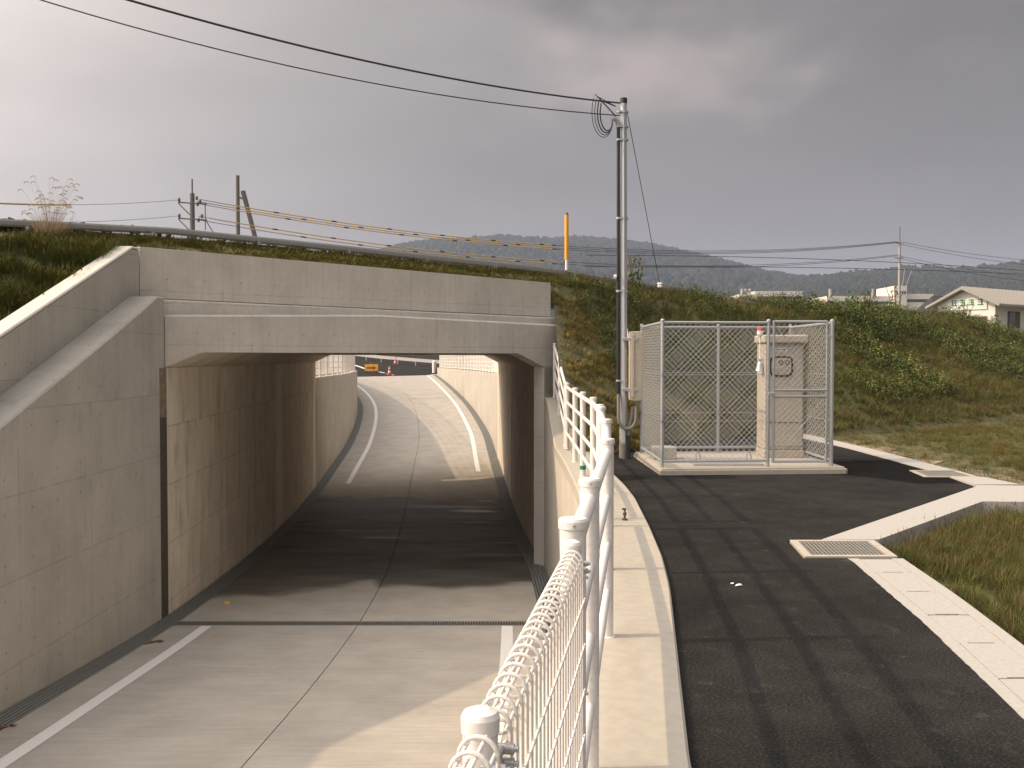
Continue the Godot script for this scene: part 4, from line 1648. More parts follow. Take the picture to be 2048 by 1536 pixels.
	# service wires to the upper left
	for k in 2:
		b = MB.new()
		var a := o + Vector3(-0.07, 5.42 - k * 0.19, 0.03)
		var e: Vector3 = [V(-10.0, 6.5, 6.0), V(-14.0, 9.0, 10.0)][k]
		b.tube(catenary(a, e, [0.6, 1.0][k], 40), 0.0125 if k == 0 else 0.0085, 6)
		solo("overhead_wire", b, M.cable, ["thicker upper black service wire sagging to the pole top", "thinner lower black service wire sagging to the pole top"][k], "wire", "service wires of the steel pole")
	# stay
	var g := thing("guy_wire", "thin stay wire with white insulator running down behind the steel pole", "wire", V(2.9, 2.0, 21.5))
	var top := o + Vector3(0.05, 5.25, 0)
	var bot := V(3.5, ground_y(3.5, 22.0) - 0.1, 22.0)
	b = MB.new()
	b.tube([top, top.lerp(bot, 0.655)], 0.006, 5)
	b.tube([top.lerp(bot, 0.675), bot], 0.006, 5)
	part("strand", b, M.cable, g)
	b = MB.new()
	var ic := top.lerp(bot, 0.665)
	b.lathe(ic - Vector3(0, 0.06, 0), [Vector2(0, 0), Vector2(0.04, 0.01), Vector2(0.055, 0.035), Vector2(0.032, 0.055), Vector2(0.055, 0.08), Vector2(0.04, 0.11), Vector2(0, 0.12)], 12)
	part("insulator", b, M.porcelain, g)

# ------------------------------------------------------------------ chain link cage
func chain(b: MB, a: Vector3, c: Vector3, y0: float, y1: float, pitch := 0.078, r := 0.0025) -> void:
	# woven diagonal wires between two uprights
	var l := (c - a).length()
	var dir := (c - a) / l
	var nn := dir.cross(Vector3.UP).normalized() * 0.003
	var h := y1 - y0
	var s := -h
	while s < l:
		var s0 := maxf(s, 0.0)
		var s1 := minf(s + h, l)
		if s1 > s0 + 0.01:
			var p := a + dir * s0
			var q := a + dir * s1
			p.y = y0 + (s0 - s); q.y = y0 + (s1 - s)
			b.tube([p + nn, q + nn], r, 3, false)
			var p2 := a + dir * s0
			var q2 := a + dir * s1
			p2.y = y1 - (s0 - s); q2.y = y1 - (s1 - s)
			b.tube([p2 - nn, q2 - nn], r, 3, false)
		s += pitch

func build_cage() -> void:
	# footing slab
	var pb := MB.new()
	pb.prism([Vector2(1.95, 13.12), Vector2(1.90, 15.55), Vector2(4.45, 15.7), Vector2(4.49, 13.35), Vector2(4.46, 13.31)], -0.1, 0.06)
	pb.prism([Vector2(1.97, 13.15), Vector2(1.92, 15.53), Vector2(4.43, 15.68), Vector2(4.46, 13.37)], 0.06, 0.082)
	solo("concrete_pad", pb, M.coping, "pale concrete pad under the chain link cage", "slab")
	var o := V(3.1, 0.08, 14.3)
	var g := thing("chain_link_cage", "galvanised chain link cage with a gate around the grey control cabinet", "enclosure", o)
	var fl := V(2.0, 0.08, 13.3)
	var fm := V(3.44, 0.08, 13.42)
	var g0 := V(3.51, 0.08, 13.42)
	var g1 := V(4.24, 0.08, 13.47)
	var fr := V(4.31, 0.08, 13.48)
	var bl := V(1.99, 0.08, 15.35)
	var bm := V(3.18, 0.08, 15.42)
	var br := V(4.31, 0.08, 15.5)
	var top := 1.955
	for p in [fl, fm, fr, bl, bm, br]:
		var b := MB.new()
		b.tube([p, p + Vector3(0, top, 0)], 0.024 if p != fr else 0.03, 10)
		var po := part("post", b, M.galv, g)
		b = MB.new()
		b.lathe(p + Vector3(0, top, 0), [Vector2(0.03, -0.01), Vector2(0.031, 0.012), Vector2(0.016, 0.028), Vector2(0, 0.031)], 10)
		part("cap", b, M.galv, po)
	var pairs := [[fl, fm], [bl, bm], [bm, br], [fl, bl], [fr, br]]
	for i in pairs.size():
		var a: Vector3 = pairs[i][0]
		var c: Vector3 = pairs[i][1]
		for h in [0.085, top - 0.02]:
			var b := MB.new()
			b.tube([a + Vector3(0, h, 0), c + Vector3(0, h, 0)], 0.019, 8)
			part("rail", b, M.galv, g)
		for h in [0.62, 1.24]:
			var b := MB.new()
			b.tube([a + Vector3(0, h, 0), c + Vector3(0, h, 0)], 0.004, 5, false)
			part("tension_wire", b, M.galv, g)
			for e in [a, c]:
				b = MB.new()
				b.lathe(e + Vector3(0, h - 0.015, 0), [Vector2(0.024, 0), Vector2(0.032, 0), Vector2(0.032, 0.03), Vector2(0.024, 0.03)], 8)
				part("clip", b, M.galv, g)
		var m := MB.new()
		chain(m, a, c, a.y + 0.10, a.y + top - 0.03)
		part("chain_link_mesh", m, M.chain, g)
	# gate
	for h in [0.07, 0.945, 1.03, top - 0.005]:
		var b := MB.new()
		b.tube([g0 + Vector3(0, h, 0.0), g1 + Vector3(0, h, 0.0)], 0.0185, 8)
		part("gate_rail", b, M.galv, g)
	for p in [g0, g1]:
		var b := MB.new()
		b.tube([p + Vector3(0, 0.06, 0), p + Vector3(0, top + 0.01, 0)], 0.019, 8)
		part("gate_stile", b, M.galv, g)
	for sp in [[0.09, 0.93], [1.05, top - 0.03]]:
		var m := MB.new()
		chain(m, g0, g1, g0.y + sp[0], g0.y + sp[1])
		part("chain_link_mesh", m, M.chain, g)
	for sp in [[g0, 0.09, g1, 0.93], [g0, top - 0.05, g1, 1.05]]:
		var b := MB.new()
		b.tube([sp[0] + Vector3(0.02, sp[1], -0.01), sp[2] + Vector3(-0.02, sp[3], -0.01)], 0.005, 5, false)
		part("brace_rod", b, M.galv, g)
	for h in [0.35, 1.75]:
		var b := MB.new()
		b.box(g1 + Vector3(0.035, h, 0), Vector3(0.05, 0.05, 0.03), Basis.IDENTITY, 0.005)
		part("hinge", b, M.galv, g)
	var lb := MB.new()
	lb.box(g0 + Vector3(-0.03, 0.985, 0.02), Vector3(0.09, 0.04, 0.04), Basis.IDENTITY, 0.005)
	part("latch", lb, M.galv, g)
	# control cabinet
	var cb := thing("control_cabinet", "tall grey beige control cabinet standing inside the cage", "cabinet", V(3.98, 0.08, 14.85))
	var c := cb.position
	var b := MB.new()
	b.box(c + Vector3(0, 0.06, 0), Vector3(0.58, 0.12, 0.52), Basis.IDENTITY, 0.01)
	part("plinth", b, M.cabinet, cb)
	b = MB.new()
	b.box(c + Vector3(0, 0.90, 0), Vector3(0.56, 1.55, 0.50), Basis.IDENTITY, 0.01)
	part("body", b, M.cabinet, cb)
	b = MB.new()
	b.box(c + Vector3(0, 1.74, 0.03), Vector3(0.64, 0.12, 0.62), Basis.IDENTITY, 0.02)
	part("roof", b, M.cabinet, cb)
	b = MB.new()
	b.box(c + Vector3(0, 0.91, 0.256), Vector3(0.52, 1.47, 0.014), Basis.IDENTITY, 0.005)
	var door := part("door", b, M.cabinet, cb)
	b = MB.new()
	b.box(c + Vector3(0, 0.52, 0.264), Vector3(0.5, 0.008, 0.006))
	part("door_seam", b, M.print, door)
	# rounded window with instruments
	var ring0 := []
	var ring1 := []
	var in0 := []
	for k in 20:
		var an := TAU * k / 20.0
		var e := Vector2(signf(cos(an)) * pow(absf(cos(an)), 0.45), signf(sin(an)) * pow(absf(sin(an)), 0.45))
		ring0.append(c + Vector3(-0.055 + e.x * 0.17, 1.34 + e.y * 0.15, 0.262)); ring1.append(c + Vector3(-0.055 + e.x * 0.17, 1.34 + e.y * 0.15, 0.276))
		in0.append(c + Vector3(-0.055 + e.x * 0.145, 1.34 + e.y * 0.125, 0.277))
	b = MB.new()
	b.loft([ring0, ring1])
	var win := part("window_frame", b, M.black, cb)
	var in1 := []
	for q in in0:
		in1.append(q + Vector3(0, 0, 0.003))
	b = MB.new()
	b.loft([in0, in1])
	part("instrument_panel", b, M.cabinet, win)
	for q in [Vector2(-0.065, 1.40), Vector2(0.03, 1.40)]:
		b = MB.new()
		var pth := []
		for k in 15:
			pth.append(c + Vector3(q.x + 0.028 * cos(TAU * k / 14.0), q.y + 0.028 * sin(TAU * k / 14.0), 0.284))
		b.tube(pth, 0.006, 5, false)
		part("gauge_ring", b, M.print, win)
	for q in [Vector2(-0.065, 1.325), Vector2(-0.12, 1.29), Vector2(0.02, 1.30), Vector2(-0.12, 1.25), Vector2(0.0, 1.26)]:
		b = MB.new()
		b.box(c + Vector3(q.x, q.y, 0.284), Vector3(0.06, 0.02, 0.006), Basis.IDENTITY)
		part("switch", b, M.galv, win)
	b = MB.new()
	b.box(c + Vector3(-0.07, 1.585, 0.266), Vector3(0.20, 0.05, 0.006))
	var np := part("name_plate", b, M.paint, cb)
	for k in 7:
		b = MB.new()
		b.box(c + Vector3(-0.15 + k * 0.027, 1.585, 0.2705), Vector3(0.014 if k % 2 == 0 else 0.019, 0.026 if k % 3 else 0.014, 0.003))
		part("letter", b, M.print, np)
	for k in 8:
		b = MB.new()
		b.box(c + Vector3(-0.284, 0.42 + k * 0.03, 0.05), Vector3(0.012, 0.012, 0.16))
		part("louvre", b, M.cabinet, cb)
	# warning lamp on its bracket
	var w := thing("warning_lamp", "small red topped warning lamp on the side of the control cabinet", "lamp", c + Vector3(-0.32, 1.5, 0.1))
	var wc := c + Vector3(-0.33, 0, 0.12)
	b = MB.new()
	b.tube([wc + Vector3(0, 1.42, 0), wc + Vector3(0, 1.78, 0)], 0.009, 6)
	part("stem", b, M.white, w)
	b = MB.new()
	b.lathe(wc + Vector3(0, 1.78, 0), [Vector2(0.02, 0), Vector2(0.045, 0.03), Vector2(0.047, 0.085)], 12)
	part("lamp_body", b, M.white, w)
	b = MB.new()
	b.lathe(wc + Vector3(0, 1.865, 0), [Vector2(0.047, 0), Vector2(0.047, 0.03), Vector2(0.03, 0.05), Vector2(0, 0.055)], 12)
	part("red_dome", b, M.red, w)
	b = MB.new()
	b.lathe(wc + Vector3(0, 1.27, 0), [Vector2(0, 0), Vector2(0.07, 0), Vector2(0.04, 0.1), Vector2(0.012, 0.15)], 12)
	b.box(wc + Vector3(0.03, 1.43, 0), Vector3(0.1, 0.03, 0.03))
	part("horn", b, M.galv, w)
	# pump hatch inside the cage
	var h := thing("pump_hatch", "flat grey steel hatch with two handles on the concrete pad inside the cage", "hatch", V(2.95, 0.082, 14.1))
	var hc := h.position
	b = MB.new()
	b.box(hc + Vector3(0, 0.012, 0.1), Vector3(0.95, 0.02, 0.9), Basis.IDENTITY, 0.004)
	part("plate", b, M.galv, h)
	for s in [-0.3, 0.42]:
		b = MB.new()
		b.tube([hc + Vector3(s - 0.04, 0.02, -0.05), hc + Vector3(s - 0.05, 0.14, -0.05), hc + Vector3(s, 0.12, -0.05), hc + Vector3(s + 0.02, 0.06, -0.05), hc + Vector3(s + 0.02, 0.02, -0.05)], 0.012, 6)
		part("handle", b, M.galv, h)
	b = MB.new()
	b.box(V(2.2, 0.17, 14.5), Vector3(0.34, 0.18, 0.3), Basis.IDENTITY, 0.012)
	solo("concrete_block", b, M.lid, "grey concrete block in the left corner of the cage", "block")

# ------------------------------------------------------------------ distant power line
func build_power_line() -> void:
	# three poles
	var a := V(-19.1, 0, 60.0)
	var p := thing("utility_pole", "dark utility pole with double cross arms above the left embankment", "utility pole", a)
	var b := MB.new()
	b.tube([a, a + Vector3(0, 11.35, 0)], 0.19, 10, true, 0.14)
	part("pole", b, M.pole_far, p)
	b = MB.new()
	b.tube([a + Vector3(0, 11.3, 0), a + Vector3(0.0, 12.2, 0)], 0.05, 6)
	part("top_rod", b, M.pole_far, p)
	for h in [10.75, 9.8]:
		b = MB.new()
		b.tube([a + Vector3(-0.8, h + 0.05, 0.1), a + Vector3(0.9, h - 0.05, 0.1)], 0.045, 5)
		b.tube([a + Vector3(-0.8, h, 0.1), a + Vector3(-0.05, h - 0.75, 0.1)], 0.035, 5)
		b.tube([a + Vector3(0.8, h, 0.1), a + Vector3(0.95 + (10.6 - h), h - 1.6, 0.1)], 0.03, 5)
		part("cross_arm", b, M.pole_far, p)
	for q in [Vector3(-0.75, 10.95, 0.1), Vector3(0.3, 11.05, 0.1), Vector3(0.5, 10.85, 0.1), Vector3(0.35, 10.7, 0.1), Vector3(0.6, 9.98, 0.1), Vector3(-0.75, 10.0, 0.1), Vector3(0.4, 9.75, 0.1)]:
		b = MB.new()
		b.lathe(a + q, [Vector2(0, -0.14), Vector2(0.07, -0.1), Vector2(0.09, 0.0), Vector2(0.07, 0.1), Vector2(0, 0.14)], 7)
		part("insulator", b, M.pole_far, p)
	for k in 4:
		b = MB.new()
		b.box(a + Vector3(0.2 + 0.35 * (k % 2), 8.6 - 0.3 * (k / 2), 0.15), Vector3(0.16, 0.3, 0.14), Basis.IDENTITY, 0.02)
		part("transformer_fitting", b, M.pole_far, p)
	var c := V(-17.2, 0, 63.0)
	var p2 := thing("utility_pole", "plain dark pole right of the pole with cross arms", "utility pole", c)
	b = MB.new()
	b.tube([c, c + Vector3(0, 12.95, 0)], 0.16, 10, true, 0.12)
	part("pole", b, M.pole_far, p2)
	b = MB.new()
	b.tube([c + Vector3(0.05, 11.6, 0), c + Vector3(0.5, 11.45, 0)], 0.06, 6)
	part("link", b, M.pole_far, p2)
	b = MB.new()
	b.tube([V(-16.9, 12.0, 63.1), V(-13.8, 0.0, 63.1)], 0.15, 8)
	solo("brace_pole", b, M.pole_far, "dark slanted strut pole leaning against the plain pole", "utility pole")
	var e := V(31.3, 0, 81.0)
	var p3 := thing("utility_pole", "slim pale utility pole in front of the right hand hills", "utility pole", e)
	b = MB.new()
	b.tube([e, e + Vector3(0, 10.9, 0)], 0.15, 8, true, 0.1)
	part("pole", b, M.pole_pale, p3)
	b = MB.new()
	b.tube([e + Vector3(0, 10.9, 0), e + Vector3(0, 12.1, 0)], 0.04, 6)
	part("top_rod", b, M.pole_far, p3)
	for h in [10.8, 9.6]:
		b = MB.new()
		b.box(e + Vector3(-0.1, h, 0.05), Vector3(0.7, 0.12, 0.12), Basis.IDENTITY, 0.01)
		part("cross_arm", b, M.pole_pale, p3)
	for k in 2:
		b = MB.new()
		b.tube([e + Vector3(0.1, 6.0, 0), e + Vector3(1.6 + 0.6 * k, 9.0 - 0.1 * k, -3.0)], 0.02, 4)
		part("stay", b, M.pole_pale, p3)
	# conductors from pole to pole, the first stretch in yellow sleeves
	var lines := [[11.05, 10.95, -0.4, 1.72], [10.85, 10.87, 0.1, 1.76], [10.7, 10.8, 0.4, 1.8], [10.0, 9.85, -0.1, 1.78], [9.75, 9.75, 0.3, 1.8]]
	for k in lines.size():
		var s: Array = lines[k]
		var from := a + Vector3(0.35, s[0], s[2])
		var to := e + Vector3(-0.1, s[1], s[2])
		var path := catenary(from, to, s[3], 60)
		var w := thing("power_line", ["topmost yellow sleeved power line over the railway", "second yellow sleeved power line from the top", "third yellow sleeved power line from the top", "upper one of the lower pair of yellow sleeved power lines", "lowest yellow sleeved power line"][k], "wire", from, "yellow sleeved power lines")
		b = MB.new()
		b.tube(path, 0.018, 5)
		part("conductor", b, M.cable, w)
		var n := 26 + (k % 2)
		for j in range(1 + (k * 2) % 3, n, 4):
			var seg := []
			for i in range(j, mini(j + 4, n) + 1):
				seg.append(path[i])
			if seg.size() < 2:
				continue
			b = MB.new()
			b.tube(seg, 0.034, 6)
			var sl := part("sleeve", b, M.sleeve, w)
			b = MB.new()
			var ec: Vector3 = seg[seg.size() - 1]
			var ed: Vector3 = (seg[seg.size() - 1] - seg[seg.size() - 2]).normalized()
			b.tube([ec - ed * 0.16, ec + ed * 0.16], 0.046, 6)
			part("coupling", b, M.cable, sl)
	# plain wires going on to the right
	for k in 4:
		var from := e + Vector3(0.0, [10.9, 10.7, 9.7, 9.5][k], 0.1 * k)
		b = MB.new()
		b.tube(catenary(from, from + Vector3(40.0, [1.0, 0.6, 1.0, 0.6][k], -4.0), 2.1 + 0.1 * k, 20), 0.016, 5)
		solo("power_line", b, M.cable, ["topmost wire running right from the slim pale pole", "second wire running right from the slim pale pole", "third wire running right from the slim pale pole", "fourth wire running right from the slim pale pole"][k], "wire", "wires right of the pale pole")
	for k in 2:
		b = MB.new()
		b.tube(catenary(V(3.5, 6.45 - k * 0.55, 48.0), V(70.0, 4.2 + 1.2 * k, 78.0), -1.3 + 0.4 * k, 24), 0.016, 5)
		solo("telephone_line", b, M.cable, ["upper low black wire crossing in front of the hills", "lower black wire crossing in front of the hills"][k], "wire", "low wires before the hills")
	# wire leaving the left pole with its short sleeve
	for k in 2:
		var from := a + Vector3(-0.75, 10.95 - 0.95 * k, 0.1)
		var to := V(-30.5, 9.0 - 0.9 * k, 44.0)
		var path := catenary(from, to, 0.5, 30)
		var w := thing("power_line", ["upper wire sloping left from the cross arms with a yellow sleeve", "lower thin wire sloping left from the cross arms"][k], "wire", from, "wires left of the cross arms")
		b = MB.new()
		b.tube(path, 0.012, 5)
		part("conductor", b, M.cable, w)
		if k == 0:
			b = MB.new()
			b.tube(path.slice(11, 31), 0.05, 6)
			part("sleeve", b, M.sleeve, w)

# ------------------------------------------------------------------ plants
func blade_mesh(sd: int, n: int, h: float, spread: float, wid: float, seedhead: float, c0: Color, c1: Color, tip: Color) -> ArrayMesh:
	var r := RandomNumberGenerator.new()
	r.seed = sd
	var st := SurfaceTool.new()
	st.begin(Mesh.PRIMITIVE_TRIANGLES)
	for k in n:
		var an := r.randf() * TAU
		var d := Vector3(cos(an), 0, sin(an))
		var p := d * r.randf() * spread * 0.5
		var hh := h * r.randf_range(0.45, 1.0)
		var lean := d * spread * r.randf_range(0.3, 1.3)
		var side := Vector3(-d.z, 0, d.x) * wid
		var m := p + lean * 0.35 + Vector3(0, hh * 0.6, 0)
		var t := p + lean + Vector3(0, hh, 0)
		var c := c0.lerp(c1, r.randf())
		st.set_color(c)
		for q in [[p - side, p + side, m + side * 0.7], [p - side, m + side * 0.7, m - side * 0.7], [m - side * 0.7, m + side * 0.7, t]]:
			for w in q:
				st.add_vertex(w)
		if r.randf() < seedhead:
			st.set_color(tip)
			var u := Vector3(0, h * 0.12, 0)
			for q in [[t - u - side * 2, t - u + side * 2, t + u], [t - u - d * wid * 2, t - u + d * wid * 2, t + u]]:
				for w in q:
					st.add_vertex(w)
	st.generate_normals()
	var am := st.commit()
	am.surface_set_material(0, M.grass)
	return am

func leaf_mesh(sd: int, n: int, rad: float, hgt: float, ls: float, cols: Array, flower := 0.0, fcol := Color(0.7, 0.5, 0.05)) -> ArrayMesh:
	var r := RandomNumberGenerator.new()
	r.seed = sd
	var st := SurfaceTool.new()
	st.begin(Mesh.PRIMITIVE_TRIANGLES)
	for k in n:
		var an := r.randf() * TAU
		var el := asin(r.randf_range(-0.1, 1.0))
		var rr := pow(r.randf(), 0.4)
		var p := Vector3(cos(an) * cos(el) * rad * rr, sin(el) * hgt * rr, sin(an) * cos(el) * rad * rr)
		var b := Basis.from_euler(Vector3(r.randf_range(-1.0, 1.0), r.randf() * TAU, r.randf_range(-0.9, 0.9)))
		var s := ls * r.randf_range(0.6, 1.3)
		var c: Color = cols[r.randi() % cols.size()]
		c = c * r.randf_range(0.75, 1.25)
		if r.randf() < flower and el > 0.3:
			c = fcol
			s *= 0.7
		st.set_color(c)
		var q0 := p + b * Vector3(0, 0, -s)
		var q1 := p + b * Vector3(s * 0.5, 0.12 * s, 0)
		var q2 := p + b * Vector3(0, 0, s)
		var q3 := p + b * Vector3(-s * 0.5, 0.12 * s, 0)
		for w in [q0, q1, q2, q0, q2, q3]:
			st.add_vertex(w)
	st.generate_normals()
	var am := st.commit()
	am.surface_set_material(0, M.leaf)
	return am

func scatter(called: String, label: String, cat: String, meshes: Array, spots: Array) -> void:
	# spots: [pos, scale, tint]; one plant cover, a few variants
	var o := Node3D.new()
	o.name = numbered(called)
	add_child(o, true)
	tag(o, label, cat, "", "stuff")
	var per := []
	for m in meshes:
		per.append([])
	for i in spots.size():
		per[i % meshes.size()].append(spots[i])
	for i in meshes.size():
		if per[i].is_empty():
			continue
		var mm := MultiMesh.new()
		mm.transform_format = MultiMesh.TRANSFORM_3D
		mm.use_colors = true
		mm.mesh = meshes[i]
		mm.instance_count = per[i].size()
		for k in per[i].size():
			var s: Array = per[i][k]
			mm.set_instance_transform(k, Transform3D(Basis(Vector3.UP, rng.randf() * TAU).scaled(Vector3.ONE * s[1]), s[0]))
			mm.set_instance_color(k, s[2])
		var mi := MultiMeshInstance3D.new()
		mi.name = "tuft"
		mi.multimesh = mm
		o.add_child(mi, true)
		mi.set_meta("kind", "stuff")

func tint(lo: float, hi: float) -> Color:
	var k := rng.randf_range(lo, hi)
	return Color(k * rng.randf_range(0.92, 1.1), k, k * rng.randf_range(0.85, 1.1))

func on_paving(x: float, dd: float) -> bool:
	if dd < 8.5:
		return x < lin(DI, dd) + 0.11
	if dd < 10.72:
		return x < 3.24 + (dd - 8.46) * 0.855
	if dd < 12.2:
		return x < 14.0 and dd > 10.72 - (x - 5.0) * 0.02 and dd < 12.25 - maxf(0.0, x - 6.0) * 0.19 or x < 5.9
	if dd < 21.5:
		return x < 6.14 - maxf(0.0, dd - 17.0) * 0.05
	return false

func build_vegetation() -> void:
	var clump := fnl(601, 0.5, 3)
	# --- grass of the field on the right
	var gcol := [Color(0.085, 0.115, 0.028), Color(0.15, 0.15, 0.05)]
	var grasses := [
		blade_mesh(1, 24, 0.24, 0.20, 0.0024, 0.12, gcol[0], gcol[1], Color(0.15, 0.10, 0.045)),
		blade_mesh(2, 26, 0.19, 0.22, 0.0028, 0.05, Color(0.06, 0.10, 0.022), Color(0.11, 0.135, 0.04), Color(0.15, 0.11, 0.05)),
		blade_mesh(3, 22, 0.28, 0.18, 0.0020, 0.35, Color(0.14, 0.115, 0.045), Color(0.22, 0.165, 0.07), Color(0.16, 0.10, 0.05))]
	var sp := []
	for k in 80000:
		var dd := 3.0 + 42.0 * pow(rng.randf(), 1.7)
		var x := rng.randf_range(2.0, 3.5 + dd * 0.62)
		if on_paving(x, dd):
			continue
		var y := surf_y(x, dd)
		if y > 0.9:
			continue
		var cl := clump.get_noise_2d(x, dd)
		var keep := 0.72 + cl * 0.9
		# thin and trodden beside the kerb
		if dd > 12.0 and x < 7.6 + (dd - 12.0) * 0.03:
			keep *= 0.35
		if rng.randf() > keep:
			continue
		var c := tint(0.6, 1.05)
		if cl > 0.12 and dd > 14.0:
			c = Color(c.r * 1.12, c.g * 1.0, c.b * 0.9)
		sp.append([V(x, y - 0.02, dd), rng.randf_range(0.5, 1.05) * (0.75 if dd > 12.0 else 0.8), c])
	scatter("field_grass", "olive and brown grass of the field right of the path", "grass", grasses, sp)
	# --- short mown grass on the bank by the portal and on the crest
	var short := [
		blade_mesh(11, 18, 0.10, 0.14, 0.004, 0.0, Color(0.32, 0.235, 0.055), Color(0.50, 0.36, 0.11), Color(0, 0, 0)),
		blade_mesh(12, 18, 0.12, 0.16, 0.004, 0.0, Color(0.20, 0.18, 0.045), Color(0.34, 0.265, 0.085), Color(0, 0, 0))]
	var green := [
		blade_mesh(13, 18, 0.17, 0.15, 0.004, 0.0, Color(0.07, 0.12, 0.02), Color(0.15, 0.19, 0.045), Color(0, 0, 0)),
		blade_mesh(14, 18, 0.22, 0.17, 0.004, 0.05, Color(0.085, 0.115, 0.024), Color(0.18, 0.175, 0.05), Color(0.2, 0.15, 0.07))]
	sp = []
	var sg := []
	for k in 40000:
		var dd := rng.randf_range(12.5, 27.0)
		var x := rng.randf_range(-7.0, 4.5)
		var q := crest_q(x, dd)
		if q < -0.1 or x > mown_edge(dd) + 0.2:
			continue
		if x < hole_l(dd) or (dd > 20.9 or x < hole_l(dd) or x > lin(KERB, dd) - 0.1):
			if dd < 15.6 and x > -6.05 and x < 1.1:
				continue
			var y := surf_y(x, dd)
			if y < 0.02:
				continue
			var row := sin(q * 7.0 + clump.get_noise_2d(x * 0.8, dd * 0.8) * 3.0)
			if x < -5.0 and q > 1.0:
				continue
			if rng.randf() > 0.62 + 0.38 * row:
				continue
			var mc := tint(0.75, 1.15)
			if q < 1.9 or rng.randf() < 0.35:
				mc = Color(mc.r * 0.5, mc.g * 0.62, mc.b * 0.6)
			sp.append([V(x, y - 0.015, dd), rng.randf_range(0.7, 1.25), mc])
	scatter("mown_grass", "short golden mown grass on the embankment beside the portal", "grass", short, sp)
	# --- rank grass on the left bank, in ledges
	for k in 26000:
		var dd := rng.randf_range(9.5, 20.0)
		var x := -5.95 - 8.5 * pow(rng.randf(), 1.2)
		var q := crest_q(x, dd)
		if q < 0.3:
			continue
		var y := surf_y(x, dd)
		var row := sin(y * 15.0 + clump.get_noise_2d(x, dd) * 4.0)
		if rng.randf() > 0.55 + 0.5 * row:
			continue
		var c := tint(0.65, 1.1)
		if row > 0.6:
			c = Color(c.r * 1.3, c.g * 1.15, c.b)
		sg.append([V(x, y - 0.02, dd), rng.randf_range(0.8, 1.4) * lerpf(0.5, 1.0, smoothstep(0.3, 1.4, q)), c])
	scatter("bank_grass", "dark green tussock grass on the bank left of the wing wall", "grass", green, sg)
	# --- weeds smothering the embankment on the right
	var wl := [Color(0.045, 0.085, 0.02), Color(0.08, 0.13, 0.03), Color(0.13, 0.165, 0.05), Color(0.20, 0.18, 0.07)]
	var weeds := [
		leaf_mesh(21, 120, 0.34, 0.42, 0.032, wl),
		leaf_mesh(22, 130, 0.42, 0.30, 0.028, wl, 0.04, Color(0.45, 0.38, 0.14)),
		leaf_mesh(23, 110, 0.24, 0.66, 0.034, [wl[0], wl[1], wl[2]]),
		blade_mesh(25, 34, 0.50, 0.34, 0.005, 0.05, Color(0.07, 0.105, 0.028), Color(0.15, 0.16, 0.05), Color(0.24, 0.21, 0.10)),
		leaf_mesh(24, 120, 0.36, 0.38, 0.03, [wl[2], wl[3], Color(0.15, 0.14, 0.06)], 0.06, Color(0.40, 0.36, 0.18))]
	var wsp := []
	for k in 30000:
		var s := rng.randf_range(7.0, 62.0)
		var q := rng.randf_range(-1.0, 9.5)
		var x := -5.77 + 0.70 * s + 0.714 * q
		var dd := 17.0 + 0.714 * s - 0.70 * q
		if x < mown_edge(dd) or on_paving(x, dd) and dd < 17.0:
			continue
		var y := surf_y(x, dd)
		if y < 0.45:
			continue
		var cl := clump.get_noise_2d(x * 0.35 + 40.0, dd * 0.35)
		var dens := 0.48 + cl * 1.8 - 0.6 * smoothstep(3.0, 5.5, q) + 0.25 * smoothstep(16.0, 26.0, s)
		if rng.randf() > dens:
			continue
		var sc := rng.randf_range(0.55, 1.15) * (1.0 + 1.1 * cl) * lerpf(0.4, 0.8, smoothstep(8.0, 26.0, s))
		var c := tint(0.45, 1.05)
		if rng.randf() < 0.12:
			c = Color(c.r * 2.0, c.g * 1.7, c.b * 1.7)
		if cl < -0.1 and s < 26.0:
			c = Color(c.r * 1.4, c.g * 1.15, c.b)
		wsp.append([V(x, y - 0.02, dd), sc, c])
	scatter("embankment_weeds", "tangled dark green weeds covering the right part of the embankment", "weeds", weeds, wsp)
	# grass between the weeds
	var mix := []
	for k in 34000:
		var s := rng.randf_range(8.0, 50.0)
		var q := rng.randf_range(0.0, 10.5)
		var x := -5.77 + 0.70 * s + 0.714 * q
		var dd := 17.0 + 0.714 * s - 0.70 * q
		if x < mown_edge(dd) or on_paving(x, dd) and dd < 17.0:
			continue
		var y := surf_y(x, dd)
		if y < -0.02 or (x < 6.3 and y < 0.08):
			continue
		mix.append([V(x, y - 0.02, dd), rng.randf_range(0.6, 1.3), tint(0.6, 1.15)])
	scatter("slope_grass", "green and straw coloured grass low on the embankment behind the cage", "grass", [green[0], green[1], grasses[0], grasses[2], short[1]], mix)
	# --- single tall plants that stand out on the crest
	var tall := [[38.6, 14.8, 1.0, "tall yellow flowered weed standing above the embankment crest left of the cream house"], [33.0, 11.2, 0.8, "upright leafy weed on the crest in front of the white factory"], [35.6, 12.6, 0.75, "second upright leafy weed in front of the white factory, nearer the pale pole"], [25.9, 3.2, 0.8, "leafy bush at the end of the grey rail beside the steel pole"], [41.2, 18.6, 0.95, "dark leafy shrub in front of the cream house gable"], [43.5, 21.0, 0.8, "dark shrub below the right hand window of the cream house"]]
	for i in tall.size():
		var t: Array = tall[i]
		var y := surf_y(t[1], t[0])
		var base := V(t[1], y - 0.1, t[0])
		var pl := thing("tall_weed", t[3], "plant", base, "tall weeds on the crest")
		var st := MB.new()
		for k in 5:
			var of := Vector3(rng.randf_range(-0.2, 0.2), 0, rng.randf_range(-0.2, 0.2))
			st.tube([base + of * 0.3, base + of * 0.8 + Vector3(0, 0.6 * t[2], 0), base + of * 1.5 + Vector3(0, rng.randf_range(0.9, 1.3) * t[2], 0)], 0.012, 4)
		part("stem", st, M.wood, pl)
		var lf := MeshInstance3D.new()
		lf.name = "foliage"
